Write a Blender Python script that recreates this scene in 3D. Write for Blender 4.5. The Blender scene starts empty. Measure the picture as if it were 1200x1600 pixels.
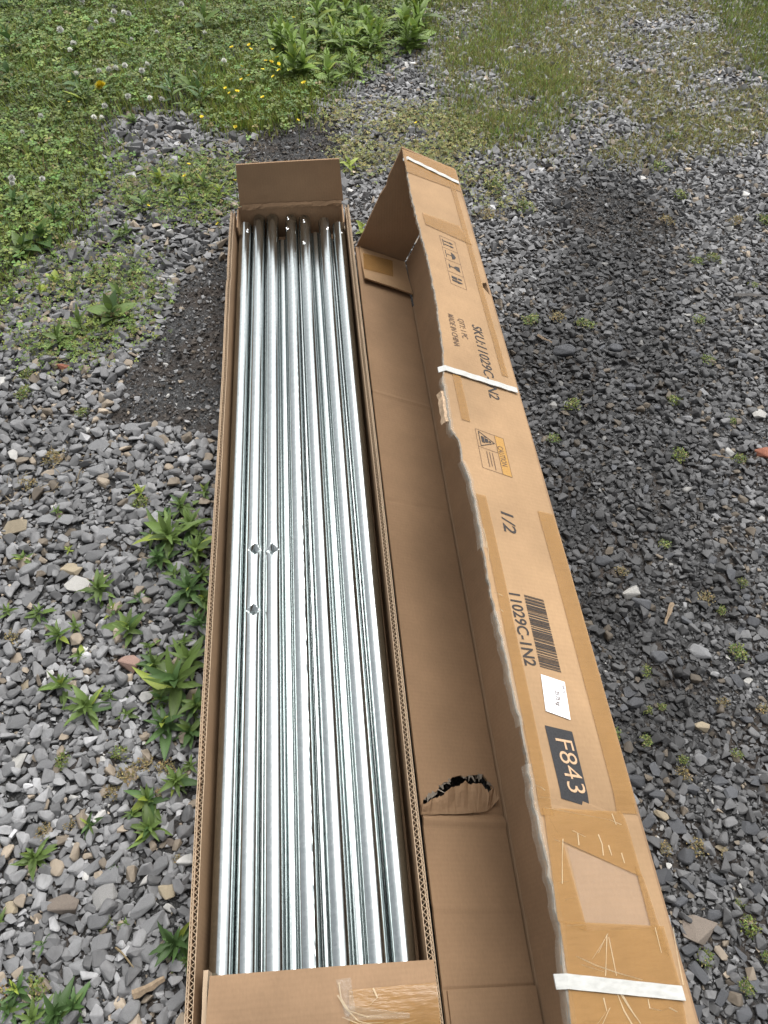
import bpy, bmesh, math, random
import numpy as np
from mathutils import Vector, Matrix

# ------------------------------------------------------------------ camera, sky, sun, exposure
scene = bpy.context.scene
col = scene.collection
F_PX = 1202.0
PITCH, YAW, CAM_H = math.radians(52.2), math.radians(5.16), 1.5
fh = np.array([math.sin(YAW), math.cos(YAW), 0.0])
RT = np.array([math.cos(YAW), -math.sin(YAW), 0.0])
FW = fh * math.cos(PITCH) + np.array([0, 0, -math.sin(PITCH)])
UP = fh * math.sin(PITCH) + np.array([0, 0, math.cos(PITCH)])
CAM = np.array([0, 0, CAM_H])
cd = bpy.data.cameras.new('camera')
cd.sensor_fit = 'VERTICAL'; cd.sensor_height = 24.0; cd.lens = 24.0 * F_PX / 1600.0
cd.clip_start = 0.02; cd.clip_end = 500
cam = bpy.data.objects.new('camera', cd); col.objects.link(cam)
cam.matrix_world = Matrix(((RT[0], UP[0], -FW[0], 0), (RT[1], UP[1], -FW[1], 0), (RT[2], UP[2], -FW[2], CAM_H), (0, 0, 0, 1)))
scene.camera = cam

SUN_EL, SUN_AZ = math.radians(63), math.radians(25)       # azimuth clockwise from +Y
w = bpy.data.worlds.new('World'); scene.world = w; w.use_nodes = True
wn = w.node_tree.nodes; wl = w.node_tree.links
bg = wn['Background']
sky = wn.new('ShaderNodeTexSky'); sky.sky_type = 'NISHITA'; sky.sun_disc = False
sky.sun_elevation = SUN_EL; sky.sun_rotation = SUN_AZ
sky.air_density = 1.0; sky.dust_density = 6.0; sky.ozone_density = 1.0
hs = wn.new('ShaderNodeHueSaturation'); hs.inputs['Saturation'].default_value = 0.12
wl.new(sky.outputs[0], hs.inputs['Color']); wl.new(hs.outputs[0], bg.inputs['Color'])
bg.inputs['Strength'].default_value = 0.15
sd = bpy.data.lights.new('sun', 'SUN'); sd.energy = 0.75; sd.angle = math.radians(38); sd.color = (1.0, 0.965, 0.91)
sun = bpy.data.objects.new('sun', sd); col.objects.link(sun)
sdir = Vector((math.sin(SUN_AZ) * math.cos(SUN_EL), math.cos(SUN_AZ) * math.cos(SUN_EL), math.sin(SUN_EL)))
sun.rotation_euler = sdir.to_track_quat('Z', 'Y').to_euler(); sun.location = sdir * 20
scene.view_settings.view_transform = 'Standard'; scene.view_settings.look = 'None'
scene.view_settings.gamma = 1.0; scene.view_settings.use_curve_mapping = False
scene.view_settings.exposure = 0.6
scene.cycles.max_bounces = 7; scene.cycles.diffuse_bounces = 3; scene.cycles.transparent_max_bounces = 10

rnd = random.Random(7)
nrs = np.random.default_rng(11)

# ------------------------------------------------------------------ measuring helpers (photo pixel -> point on a real plane)
def ray(u, v): return FW + RT * ((u - 600) / F_PX) + UP * ((800 - v) / F_PX)
def G(u, v, z=0.0):
    d = ray(u, v); return CAM + d * ((z - CAM_H) / d[2])
def on_plane(u, v, p, n):
    d = ray(u, v); return CAM + d * (np.dot(np.array(p) - CAM, n) / np.dot(d, n))
def mpp(u, v, z=0.0):
    return float(np.dot(G(u, v, z) - CAM, FW)) / F_PX

# ------------------------------------------------------------------ object helpers
def tag(o, label=None, cat=None, group=None, kind=None):
    if label: o['label'] = label
    if cat: o['category'] = cat
    if group: o['group'] = group
    if kind: o['kind'] = kind
    return o
def link(o, parent=None):
    col.objects.link(o)
    if parent is not None: o.parent = parent
    return o
def empty(name, loc=(0, 0, 0)):
    o = bpy.data.objects.new(name, None); o.location = loc; o.empty_display_size = 0.05
    return link(o)
def mesh(name, verts, faces, material, parent=None, smooth=False, loc=None):
    m = bpy.data.meshes.new(name); m.from_pydata([tuple(map(float, v)) for v in verts], [], faces); m.update()
    if material: m.materials.append(material)
    if smooth: m.polygons.foreach_set('use_smooth', [True] * len(m.polygons))
    o = bpy.data.objects.new(name, m)
    link(o, parent)
    if loc is not None: o.location = loc
    return o
def rel(o, parent):                      # keep world-space vertex coordinates under a moved Empty
    if o.parent is parent: o.matrix_parent_inverse = Matrix.Translation(-Vector(parent.location))
    return o
def np_mesh(name, V, F, material, tint=None, smooth=False, k=3):
    """V (n,3), F (m,k) -> mesh, fast"""
    m = bpy.data.meshes.new(name)
    m.vertices.add(len(V)); m.vertices.foreach_set('co', np.ascontiguousarray(V, dtype=np.float32).ravel())
    m.loops.add(len(F) * k); m.loops.foreach_set('vertex_index', np.ascontiguousarray(F, dtype=np.int32).ravel())
    m.polygons.add(len(F)); m.polygons.foreach_set('loop_start', np.arange(0, len(F) * k, k, dtype=np.int32))
    m.update(calc_edges=True)
    m.polygons.foreach_set('use_smooth', np.full(len(F), bool(smooth)))
    if tint is not None:
        a = m.color_attributes.new('tint', 'FLOAT_COLOR', 'POINT')
        a.data.foreach_set('color', np.ascontiguousarray(np.concatenate([tint, np.ones((len(tint), 1))], 1), dtype=np.float32).ravel())
    m.materials.append(material)
    return link(bpy.data.objects.new(name, m))

# ------------------------------------------------------------------ materials
class NT:
    def __init__(s, name):
        s.m = bpy.data.materials.new(name); s.m.use_nodes = True
        s.n = s.m.node_tree.nodes; s.l = s.m.node_tree.links
        s.b = s.n['Principled BSDF']; s.out = s.n['Material Output']
        s.tc = s.n.new('ShaderNodeTexCoord')
    def node(s, t, **kw):
        n = s.n.new(t)
        for k, v in kw.items(): setattr(n, k, v)
        return n
    def noise(s, scale, detail=4, rough=.55, vec='Object', stretch=None):
        n = s.node('ShaderNodeTexNoise'); n.inputs['Scale'].default_value = scale
        n.inputs['Detail'].default_value = detail; n.inputs['Roughness'].default_value = rough
        src = s.tc.outputs[vec]
        if stretch:
            mp = s.node('ShaderNodeMapping'); mp.inputs['Scale'].default_value = stretch
            s.l.new(src, mp.inputs[0]); src = mp.outputs[0]
        s.l.new(src, n.inputs['Vector']); return n.outputs['Fac']
    def ramp(s, fac, stops):
        r = s.node('ShaderNodeValToRGB'); e = r.color_ramp.elements
        while len(e) < len(stops): e.new(0.5)
        for i, (p, c) in enumerate(stops):
            e[i].position = p; e[i].color = (c[0], c[1], c[2], 1) if hasattr(c, '__len__') else (c, c, c, 1)
        s.l.new(fac, r.inputs[0]); return r.outputs[0]
    def mix(s, fac, a, b, mode='MIX'):
        x = s.node('ShaderNodeMix', data_type='RGBA', blend_type=mode)
        for sock, v in ((x.inputs[0], fac), (x.inputs[6], a), (x.inputs[7], b)):
            if hasattr(v, 'default_value') or hasattr(v, 'is_linked'): s.l.new(v, sock)
            elif hasattr(v, '__len__'): sock.default_value = (*v[:3], 1)
            else: sock.default_value = v
        return x.outputs[2]
    def bump(s, h, strength=.3, dist=.002, prev=None):
        b = s.node('ShaderNodeBump'); b.inputs['Strength'].default_value = strength; b.inputs['Distance'].default_value = dist
        s.l.new(h, b.inputs['Height'])
        if prev is not None: s.l.new(prev, b.inputs['Normal'])
        s.l.new(b.outputs[0], s.b.inputs['Normal']); return b.outputs[0]
    def color(s, c):
        if hasattr(c, '__len__'): s.b.inputs['Base Color'].default_value = (*c[:3], 1)
        else: s.l.new(c, s.b.inputs['Base Color'])
    def set(s, **kw):
        for k, v in kw.items():
            k = k.replace('_', ' ')
            if hasattr(v, 'is_linked'): s.l.new(v, s.b.inputs[k])
            else: s.b.inputs[k].default_value = v

def cardboard(name, base, flute_axis=1, flute=0.12):
    t = NT(name)
    dark = [c * .84 for c in base]; light = [min(1, c * 1.1) for c in base]
    big = t.noise(5, 3, .6); c1 = t.ramp(big, [(.3, dark), (.7, light)])
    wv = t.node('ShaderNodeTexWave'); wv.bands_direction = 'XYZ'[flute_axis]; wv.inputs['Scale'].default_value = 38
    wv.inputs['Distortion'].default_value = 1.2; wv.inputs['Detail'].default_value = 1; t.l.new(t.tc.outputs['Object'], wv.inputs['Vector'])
    c1 = t.mix(.05 if flute else 0, c1, t.ramp(wv.outputs['Fac'], [(.2, .55), (.8, 1.0)]), 'MULTIPLY')  # faint shading of the flutes painted into the colour
    st = t.noise(2.2, 6, .7); c1 = t.mix(.5, c1, t.ramp(st, [(.36, .80), (.52, 1.0), (.70, 1.12)]), 'MULTIPLY')
    fib = t.noise(260, 3, .7, stretch=(1, .35, 1)); c2 = t.mix(.22, c1, t.ramp(fib, [(.3, .55), (.7, 1.0)]), 'MULTIPLY')
    scuff = t.noise(38, 6, .75); sc = t.ramp(scuff, [(.64, 0.0), (.74, 1.0)])
    c3 = t.mix(.0, c2, (1, 1, 1)); m = t.node('ShaderNodeMath', operation='MULTIPLY'); m.inputs[1].default_value = .18
    t.l.new(sc, m.inputs[0]); c3 = t.mix(m.outputs[0], c2, [min(1, c * 1.45) for c in base])
    t.color(c3); t.set(Roughness=.78, Specular_IOR_Level=.25)
    n = t.bump(wv.outputs['Fac'], flute, .0006)
    n = t.bump(t.noise(14, 4, .6), .35, .006, n)
    t.bump(fib, .12, .0004, n)
    return t.m
M = {}
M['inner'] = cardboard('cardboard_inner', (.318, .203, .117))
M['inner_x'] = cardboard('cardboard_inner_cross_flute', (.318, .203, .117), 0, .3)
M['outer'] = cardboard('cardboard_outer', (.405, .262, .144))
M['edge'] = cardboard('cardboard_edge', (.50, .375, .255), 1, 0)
def paper(name, base, rough=.85):
    t = NT(name); f = t.noise(120, 5, .7)
    t.color(t.ramp(f, [(.25, [c * .55 for c in base]), (.6, base), (.8, [min(1, c * 1.25) for c in base])]))
    t.set(Roughness=rough); t.bump(f, .5, .002); return t.m
M['torn'] = paper('torn_paper', (.27, .235, .19))
M['torn_tan'] = paper('torn_liner_paper', (.52, .37, .24))
def ink(name, c, rough=.6):
    t = NT(name); f = t.noise(420, 3, .7)
    t.color(t.ramp(f, [(.3, c), (.72, [x * 1.35 + .012 for x in c])])); t.set(Roughness=rough, Specular_IOR_Level=.25); return t.m
M['ink'] = ink('black_ink', (.035, .03, .028)); M['ink_box'] = ink('black_print_block', (.028, .028, .030))
M['ink_soft'] = ink('thin_brown_ink', (.11, .07, .045)); M['bar_orange'] = ink('ochre_ink', (.36, .20, .055))
M['tan_ink'] = ink('bare_cardboard_lettering', (.46, .31, .19))
M['label'] = ink('white_label_paper', (.72, .73, .76), .45)
def tape(name, base, alpha, rough=.22):
    t = NT(name)
    f = t.noise(9, 5, .65, stretch=(3, 1, 3))
    t.color(t.ramp(f, [(.3, [c * .85 for c in base]), (.7, base)])); t.set(Roughness=rough, Alpha=alpha, Specular_IOR_Level=.5)
    n = t.bump(t.noise(26, 3, .6, stretch=(1, 4, 1)), .45, .005)
    wv = t.node('ShaderNodeTexWave'); wv.bands_direction = 'Y'; wv.inputs['Scale'].default_value = 38; wv.inputs['Distortion'].default_value = 1
    t.l.new(t.tc.outputs['Object'], wv.inputs['Vector']); t.bump(wv.outputs['Fac'], .12, .0006, n)
    return t.m
M['tape'] = tape('amber_packing_tape', (.40, .215, .065), .62)
M['film'] = tape('clear_tape_film', (.55, .51, .43), .17, .12)
M['haze_film'] = tape('clear_tape_over_paper', (.55, .42, .33), .22, .3)
M['crease_glint'] = tape('tape_crease_glint', (.75, .62, .42), .55, .25)  # pale colour paints the light glints along the tape wrinkles
t = NT('white_plastic_strap'); f = t.noise(60, 4, .6, stretch=(1, 3, 1))
t.color(t.ramp(f, [(.3, (.42, .42, .395)), (.7, (.56, .56, .53))])); t.set(Roughness=.4); t.bump(t.noise(500, 2, .5), .25, .0006); M['strap'] = t.m

t = NT('galvanized_steel')
sp = t.node('ShaderNodeTexVoronoi'); sp.inputs['Scale'].default_value = 160
t.l.new(t.tc.outputs['Object'], sp.inputs['Vector'])
spc = t.ramp(sp.outputs['Color'], [(0, (.46, .505, .505)), (1, (.56, .60, .60))])
str_ = t.noise(90, 4, .65, stretch=(1, .03, 1))
cc = t.mix(.35, spc, t.ramp(str_, [(.3, .62), (.65, 1)]), 'MULTIPLY')
blot = t.noise(22, 5, .7, stretch=(1, .12, 1)); cc = t.mix(.25, cc, t.ramp(blot, [(.35, .62), (.6, 1)]), 'MULTIPLY')
oi = t.node('ShaderNodeObjectInfo'); 
cc = t.mix(.4, cc, t.ramp(oi.outputs['Random'], [(0, .78), (1, 1)]), 'MULTIPLY')
t.color(cc); t.set(Metallic=1.0, Roughness=t.ramp(blot, [(.3, .14), (.7, .22)]))
n = t.bump(str_, .03, .0006); t.bump(t.noise(420, 3, .6), .03, .0004, n); M['steel'] = t.m
t = NT('polished_steel'); t.color((.85, .86, .86)); t.set(Metallic=1.0, Roughness=.12); M['pin'] = t.m
t = NT('dark_hollow'); t.color((.02, .02, .02)); t.set(Roughness=.9); M['hollow'] = t.m

def stone_mat(name, base, var=.35, attr=False, rough=.75, vein=.12):
    t = NT(name)
    n1 = t.noise(55, 6, .7, stretch=(1, .5, 1)); n2 = t.noise(14, 3, .6)
    if attr:
        a = t.node('ShaderNodeAttribute', attribute_name='tint'); c = a.outputs['Color']
    else:
        oi = t.node('ShaderNodeObjectInfo')
        c = t.mix(1.0, base, t.ramp(oi.outputs['Random'], [(0, .72), (1, 1.2)]), 'MULTIPLY')
    c = t.mix(1.0, c, t.ramp(n1, [(.25, 1 - var), (.5, 1.0), (.78, 1 + var)]), 'MULTIPLY')
    c = t.mix(.5, c, t.ramp(n2, [(.3, .75), (.7, 1.2)]), 'MULTIPLY')
    sp = t.noise(30, 8, .8); k = t.ramp(sp, [(.68, 0), (.75, vein)]); c = t.mix(k, c, (.62, .60, .56))
    t.color(c); t.set(Roughness=rough, Specular_IOR_Level=.4)
    n = t.bump(n1, .5, .003); t.bump(t.noise(240, 3, .6), .3, .0008, n)
    return t.m
M['gravel'] = stone_mat('gravel_stone', None, .3, attr=True, rough=.7)
STONE = {'slate': (.205, .207, .21), 'dark': (.095, .098, .105), 'tan': (.34, .285, .20), 'white': (.40, .39, .365),
         'pink': (.32, .21, .17), 'brick': (.26, .10, .06), 'brown': (.24, .20, .165), 'speckled': (.30, .295, .285)}
for k, c in STONE.items():
    M['stone_' + k] = stone_mat('stone_' + k, c, .38 if k in ('pink', 'speckled') else .25, vein=.45 if k in ('speckled', 'pink') else .15)

def leaf_mat(name, c, attr=False, trans=.25):
    t = NT(name)
    n1 = t.noise(60, 3, .6)
    if attr:
        a = t.node('ShaderNodeAttribute', attribute_name='tint'); cc = a.outputs['Color']
    else:
        oi = t.node('ShaderNodeObjectInfo')
        cc = t.mix(1.0, c, t.ramp(oi.outputs['Random'], [(0, .7), (1, 1.25)]), 'MULTIPLY')
    cc = t.mix(.6, cc, t.ramp(n1, [(.3, .7), (.7, 1.2)]), 'MULTIPLY')
    t.color(cc); t.set(Roughness=.5, Specular_IOR_Level=.35)
    tr = t.node('ShaderNodeBsdfTranslucent'); t.l.new(cc, tr.inputs[0])
    ms = t.node('ShaderNodeMixShader'); ms.inputs[0].default_value = trans
    t.l.new(t.b.outputs[0], ms.inputs[1]); t.l.new(tr.outputs[0], ms.inputs[2]); t.l.new(ms.outputs[0], t.out.inputs['Surface'])
    return t.m
M['veg'] = leaf_mat('foliage', None, attr=True)
M['leaf_a'] = leaf_mat('weed_leaf', (.12, .185, .045)); M['leaf_b'] = leaf_mat('weed_leaf_dark', (.075, .14, .042))
M['leaf_c'] = leaf_mat('weed_leaf_yellow', (.29, .36, .06)); M['leaf_d'] = leaf_mat('weed_leaf_fresh', (.20, .30, .065)); M['stem'] = leaf_mat('weed_stem', (.15, .19, .06))
M['petal_w'] = leaf_mat('white_petal', (.82, .82, .76), trans=.1); M['petal_y'] = leaf_mat('yellow_petal', (.85, .68, .03), trans=.15)
M['petal_o'] = leaf_mat('orange_yellow_petal', (.80, .42, .01), trans=.15)
M['straw'] = leaf_mat('dry_straw', (.36, .28, .16)); M['wood'] = paper('weathered_wood', (.32, .24, .16)); M['greywood'] = paper('grey_stick_wood', (.17, .16, .15))

t = NT('soil_and_grit')
vor = t.node('ShaderNodeTexVoronoi'); vor.inputs['Scale'].default_value = 150; t.l.new(t.tc.outputs['Object'], vor.inputs['Vector'])
vd = t.node('ShaderNodeTexVoronoi', feature='DISTANCE_TO_EDGE'); vd.inputs['Scale'].default_value = 150; t.l.new(t.tc.outputs['Object'], vd.inputs['Vector'])
grit = t.ramp(vor.outputs['Color'], [(0, .02), (.5, .055), (.85, .10), (1, .16)])
grit = t.mix(1.0, grit, t.ramp(vd.outputs['Distance'], [(0, .25), (.18, 1)]), 'MULTIPLY')
soilc = t.ramp(t.noise(30, 7, .7), [(.3, (.020, .016, .013)), (.7, (.062, .048, .038))])
pick = t.ramp(t.noise(7, 6, .7), [(.40, 0), (.52, 1)])
far = t.ramp(t.noise(.35, 5, .6), [(.45, (.10, .10, .095)), (.6, (.06, .095, .03))])
d = t.node('ShaderNodeVectorMath', operation='LENGTH'); t.l.new(t.tc.outputs['Object'], d.inputs[0])
mr = t.node('ShaderNodeMapRange'); mr.inputs[1].default_value = 5.2; mr.inputs[2].default_value = 7.5; t.l.new(d.outputs['Value'], mr.inputs[0])
c = t.mix(mr.outputs[0], t.mix(pick, soilc, grit), far)
t.color(c); t.set(Roughness=.9)
n = t.bump(vd.outputs['Distance'], .5, .004); t.bump(t.noise(45, 6, .7), .7, .012, n); M['ground'] = t.m

# ------------------------------------------------------------------ ground sheet
def hash2(ix, iy, s):
    h = np.sin(ix * 127.1 + iy * 311.7 + s * 74.7) * 43758.5453; return h - np.floor(h)
def vnoise(x, y, s=0):
    ix, iy = np.floor(x), np.floor(y); fx, fy = x - ix, y - iy
    fx = fx * fx * (3 - 2 * fx); fy = fy * fy * (3 - 2 * fy)
    return (hash2(ix, iy, s) * (1 - fx) + hash2(ix + 1, iy, s) * fx) * (1 - fy) + (hash2(ix, iy + 1, s) * (1 - fx) + hash2(ix + 1, iy + 1, s) * fx) * fy
def fbm(x, y, s=0): return (vnoise(x, y, s) + .5 * vnoise(2 * x, 2 * y, s + 3) + .25 * vnoise(4 * x, 4 * y, s + 5)) / 1.75
g = mesh('ground', [(-60, -60, 0), (60, -60, 0), (60, 60, 0), (-60, 60, 0)], [(0, 1, 2, 3)], M['ground'])
tag(g, 'dark soil and fine grit under the gravel', kind='structure')

def poly(pts): return np.array([G(u, v)[:2] for u, v in pts])
def inside(P, x, y):
    r = np.zeros(len(x), bool); j = len(P) - 1
    for i in range(len(P)):
        xi, yi = P[i]; xj, yj = P[j]
        c = ((yi > y) != (yj > y)) & (x < (xj - xi) * (y - yi) / (yj - yi + 1e-12) + xi)
        r ^= c; j = i
    return r
SOIL_A = poly([(372, 400), (375, 670), (330, 685), (250, 668), (180, 655), (182, 620), (218, 565), (262, 500), (285, 445), (330, 405)])
SOIL_B = poly([(385, 275), (395, 225), (440, 188), (520, 178), (545, 200), (530, 275)])
SOIL_C = poly([(865, 285), (960, 295), (1060, 345), (1010, 385), (910, 375), (870, 330)])
LAWN = poly([(-260, -90), (640, -90), (650, 10), (600, 90), (545, 125), (500, 165), (400, 215), (340, 195), (270, 170), (190, 180), (150, 215), (150, 290), (120, 350), (60, 400), (20, 440), (-60, 560), (-260, 600)])
WEEDY = poly([(190, 250), (250, 265), (330, 250), (372, 260), (370, 330), (330, 345), (260, 335), (190, 330)])
WEEDY2 = poly([(70, 420), (160, 385), (225, 430), (225, 510), (150, 560), (60, 560), (20, 500)])
MOSSY = poly([(525, 185), (640, 165), (720, 190), (760, 260), (790, 330), (745, 320), (700, 260), (640, 230), (560, 265), (530, 240)])
GRASS1 = poly([(655, -60), (860, -60), (880, 60), (870, 200), (760, 240), (690, 190), (700, 110), (650, 60)])
SPARSE = poly([(640, -60), (1330, -60), (1260, 210), (1100, 240), (900, 260), (760, 250), (700, 170)])
CORNER = poly([(1090, -60), (1400, -60), (1330, 180), (1190, 130), (1130, 70)])

def wob(x, y, a=.07, s=0): return (fbm(x * 5, y * 5, s) - .5) * 2 * a
def in_w(P, x, y, a=.09, s=0): return inside(P, x + wob(x, y, a, s), y + wob(x, y, a, s + 9))
def foot(x, y):          # the ground covered by tray and lid
    return ((x > -.285) & (x < .105) & (y > -.1) & (y < 2.345)) | ((x > .09) & (x < .285) & (y > -.2) & (y < 2.19))

# ------------------------------------------------------------------ stones
def hull(n, seed, flat=.5, bevel=0.0):
    r = random.Random(seed); bm = bmesh.new()
    b = .55 + r.random() * .4; c = flat * (.7 + r.random() * .6)
    for _ in range(n):
        v = Vector((r.gauss(0, 1), r.gauss(0, 1), r.gauss(0, 1))).normalized()
        p = .7; v = Vector([math.copysign(abs(q) ** p, q) for q in v])      # boxy
        k = .78 + .22 * r.random()
        bm.verts.new((v.x * k, v.y * k * b, v.z * k * c))
    res = bmesh.ops.convex_hull(bm, input=bm.verts)
    bmesh.ops.delete(bm, geom=list({e for e in res['geom_interior'] if isinstance(e, bmesh.types.BMVert)}), context='VERTS')
    if bevel:
        bmesh.ops.dissolve_limit(bm, angle_limit=math.radians(12), verts=bm.verts, edges=bm.edges)
        bmesh.ops.bevel(bm, geom=list(bm.edges), offset=bevel, segments=1, affect='EDGES', profile=.6, clamp_overlap=True)
    bmesh.ops.triangulate(bm, faces=bm.faces)
    bmesh.ops.recalc_face_normals(bm, faces=bm.faces)
    bm.verts.index_update()
    V = np.array([v.co[:] for v in bm.verts]); Fc = np.array([[v.index for v in f.verts] for f in bm.faces])
    V -= (V.max(0) + V.min(0)) / 2; V /= V[:, 0].max()
    bm.free(); return V, Fc
VAR = [hull(11, 100 + i, .34 + .22 * (i % 3) / 2) for i in range(26)]
VARS = [hull(8, 500 + i, .42) for i in range(20)]
VARB = [hull(11, 300 + i, .42 + .2 * (i % 3) / 2, .11) for i in range(24)]
def rot_mats(yaw, tx, ty):
    cz, sz, cx, sx, cy, sy = np.cos(yaw), np.sin(yaw), np.cos(tx), np.sin(tx), np.cos(ty), np.sin(ty)
    o, z = np.ones_like(yaw), np.zeros_like(yaw)
    Rz = np.stack([np.stack([cz, -sz, z], -1), np.stack([sz, cz, z], -1), np.stack([z, z, o], -1)], -2)
    Rx = np.stack([np.stack([o, z, z], -1), np.stack([z, cx, -sx], -1), np.stack([z, sx, cx], -1)], -2)
    Ry = np.stack([np.stack([cy, z, sy], -1), np.stack([z, o, z], -1), np.stack([-sy, z, cy], -1)], -2)
    return Rz @ Rx @ Ry

PLACED = {}                                   # spatial hash of stones already lying there
CELL = .05
def try_place(x, y, r, f):
    i, j = int(x // CELL), int(y // CELL)
    for a in (-1, 0, 1):
        for b in (-1, 0, 1):
            for (px, py, pr) in PLACED.get((i + a, j + b), ()):
                if (px - x) ** 2 + (py - y) ** 2 < ((pr + r) * f) ** 2: return False
    PLACED.setdefault((i, j), []).append((x, y, r)); return True

STONE_MESH = []
for i in range(14):
    V, Fc = hull(13, 900 + i, .5, .07)
    STONE_MESH.append((V, Fc))
stone_cache = {}
def stone(u, v, len_px, kind, label, ratio=.75, group=None, yaw=None, name='stone', tall=1.0):
    p = G(u, v); a = len_px * mpp(u, v) * .5
    if foot(np.array([p[0]]), np.array([p[1]]))[0]: return None
    i = rnd.randrange(14); key = (i, kind)
    V, Fc = STONE_MESH[i]
    if key not in stone_cache:
        m = bpy.data.meshes.new('stone'); m.from_pydata([tuple(q) for q in V], [], [tuple(q) for q in Fc.tolist()]); m.update()
        m.materials.append(M['stone_' + kind]); stone_cache[key] = m
    o = bpy.data.objects.new(name, stone_cache[key]); link(o)
    yb = abs(V[:, 1]).max()
    o.scale = (a, a * ratio / yb, a * .75 * tall)
    hz = abs(V[:, 2]).max() * a * .75 * tall
    o.rotation_euler = (rnd.uniform(-.22, .22), rnd.uniform(-.22, .22), rnd.uniform(0, 6.28) if yaw is None else yaw)
    o.location = (p[0], p[1], hz * .62 + .002)
    try_place(p[0], p[1], a * (.5 + .5 * ratio), 0)
    tag(o, label, 'stone', group); return o

special = [
 (25, 827, 40, 'tan', 'blocky cream-tan stone lying on grey gravel beside small weeds', .6, .1), (113, 892, 32, 'tan', 'rounded tan stone touching the white stone in grey gravel', .7, -.4),
 (122, 916, 36, 'white', 'pale white stone right beside a leafy green rosette', .75, -.3), (205, 1040, 36, 'pink', 'rough pinkish granite lump in dry gravel near the weeds', .8, 0),
 (28, 1192, 32, 'white', 'whitish rounded stone with cracks at the dry weed patch', .85, .2), (18, 1420, 26, 'tan', 'small yellowish tan stone among slate pieces', .8, 0),
 (104, 1418, 48, 'brown', 'dark brown slate slab with a pale vein across it', .75, .3), (165, 1402, 40, 'speckled', 'light speckled granite stone among slates', .85, .5),
 (100, 577, 20, 'brick', 'small orange brick fragment among grey gravel', .7, 0), (1192, 711, 26, 'brick', 'red brick fragment lying on dark gravel', .8, .1),
 (1184, 650, 26, 'white', 'white angular stone on the dark gravel near the brick fragment', .75, 0), (1093, 1021, 38, 'slate', 'smooth light grey slate slab on the dark gravel', .6, -.6),
 (1096, 1138, 22, 'tan', 'beige pebble standing out from the dark gravel', .8, .2), (1092, 1455, 54, 'brown', 'broad brownish stone with a cream patch in dark gravel', .75, -.3),
 (985, 929, 30, 'white', 'whitish quartz lump beside the printed carton', .6, .4), (745, 222, 13, 'white', 'tiny bright white pebble behind the lid end', .9, 0),
 (505, 168, 26, 'slate', 'grey stone at the edge of the bare soil behind the tray', .7, -.5), (1032, 1275, 24, 'tan', 'slim buff stone wedged between slates beside the lid', .5, -.9),
 (262, 1395, 28, 'tan', 'warm beige stone close to the tray wall', .85, 0), (880, 553, 36, 'dark', 'flat dark slate slab near the printed lid', .6, -.2)]
for (u, v, L, k, lab, ra, yw) in special:
    stone(u, v, L, k, lab, ra, None, yw, name='brick_fragment' if k == 'brick' else 'stone')
LSL = ('grey slate stone in the light gravel left of the tray', 'larger stones in the light gravel')
DSL = ('dark slate stone in the dark gravel right of the opened carton', 'larger stones in the dark gravel')
for (u, v, L, ra, yw) in [(30, 955, 34, .9, .8), (52, 938, 38, .8, .3), (48, 895, 44, .5, .5), (142, 862, 42, .5, 0), (190, 893, 36, .8, .3), (217, 912, 34, .55, 1.5), (75, 890, 30, .7, .6),
    (170, 1375, 50, .7, .5), (225, 1418, 56, .5, .55), (242, 1442, 52, .5, .5), (155, 1440, 48, .6, 0), (230, 1490, 40, .8, -.3), (125, 1512, 36, .8, .2), (90, 1545, 40, .5, -.7), (60, 1572, 34, .8, 0),
    (205, 1582, 50, .6, .8), (278, 1565, 42, .8, .3), (250, 1356, 44, .55, .6), (195, 1398, 28, .8, 1), (118, 1480, 36, .8, 1), (160, 1475, 40, .8, .2), (20, 1510, 34, .9, .2), (42, 1468, 34, .8, 0),
    (95, 1245, 36, .6, .8), (60, 1262, 40, .5, .1), (10, 1285, 34, .7, .7), (180, 1345, 42, .5, .6), (15, 1205, 32, .8, .4), (148, 1355, 40, .5, .6), (75, 1200, 36, .8, .2), (180, 1310, 34, .45, .5),
    (150, 870, 38, .7, .1), (75, 815, 36, .7, .2), (105, 815, 34, .7, -.2), (155, 700, 40, .7, -.4), (210, 670, 34, .6, .1), (150, 738, 34, .8, .2), (95, 738, 30, .7, .2), (48, 665, 32, .5, .4), (245, 485, 30, .7, -.5), (240, 692, 40, .4, -.6),
    (15, 735, 30, .6, .3), (125, 480 - 5, 22, .7, .2), (200, 830, 30, .8, .1), (165, 835, 32, .6, .2), (20, 1050, 34, .6, .4), (30, 1130, 40, .7, .1), (60, 1095, 30, .8, .2), (75, 1150, 28, .8, 0)]:
    stone(u, v, L * .82, 'slate', LSL[0], ra, LSL[1], yw)
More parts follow.
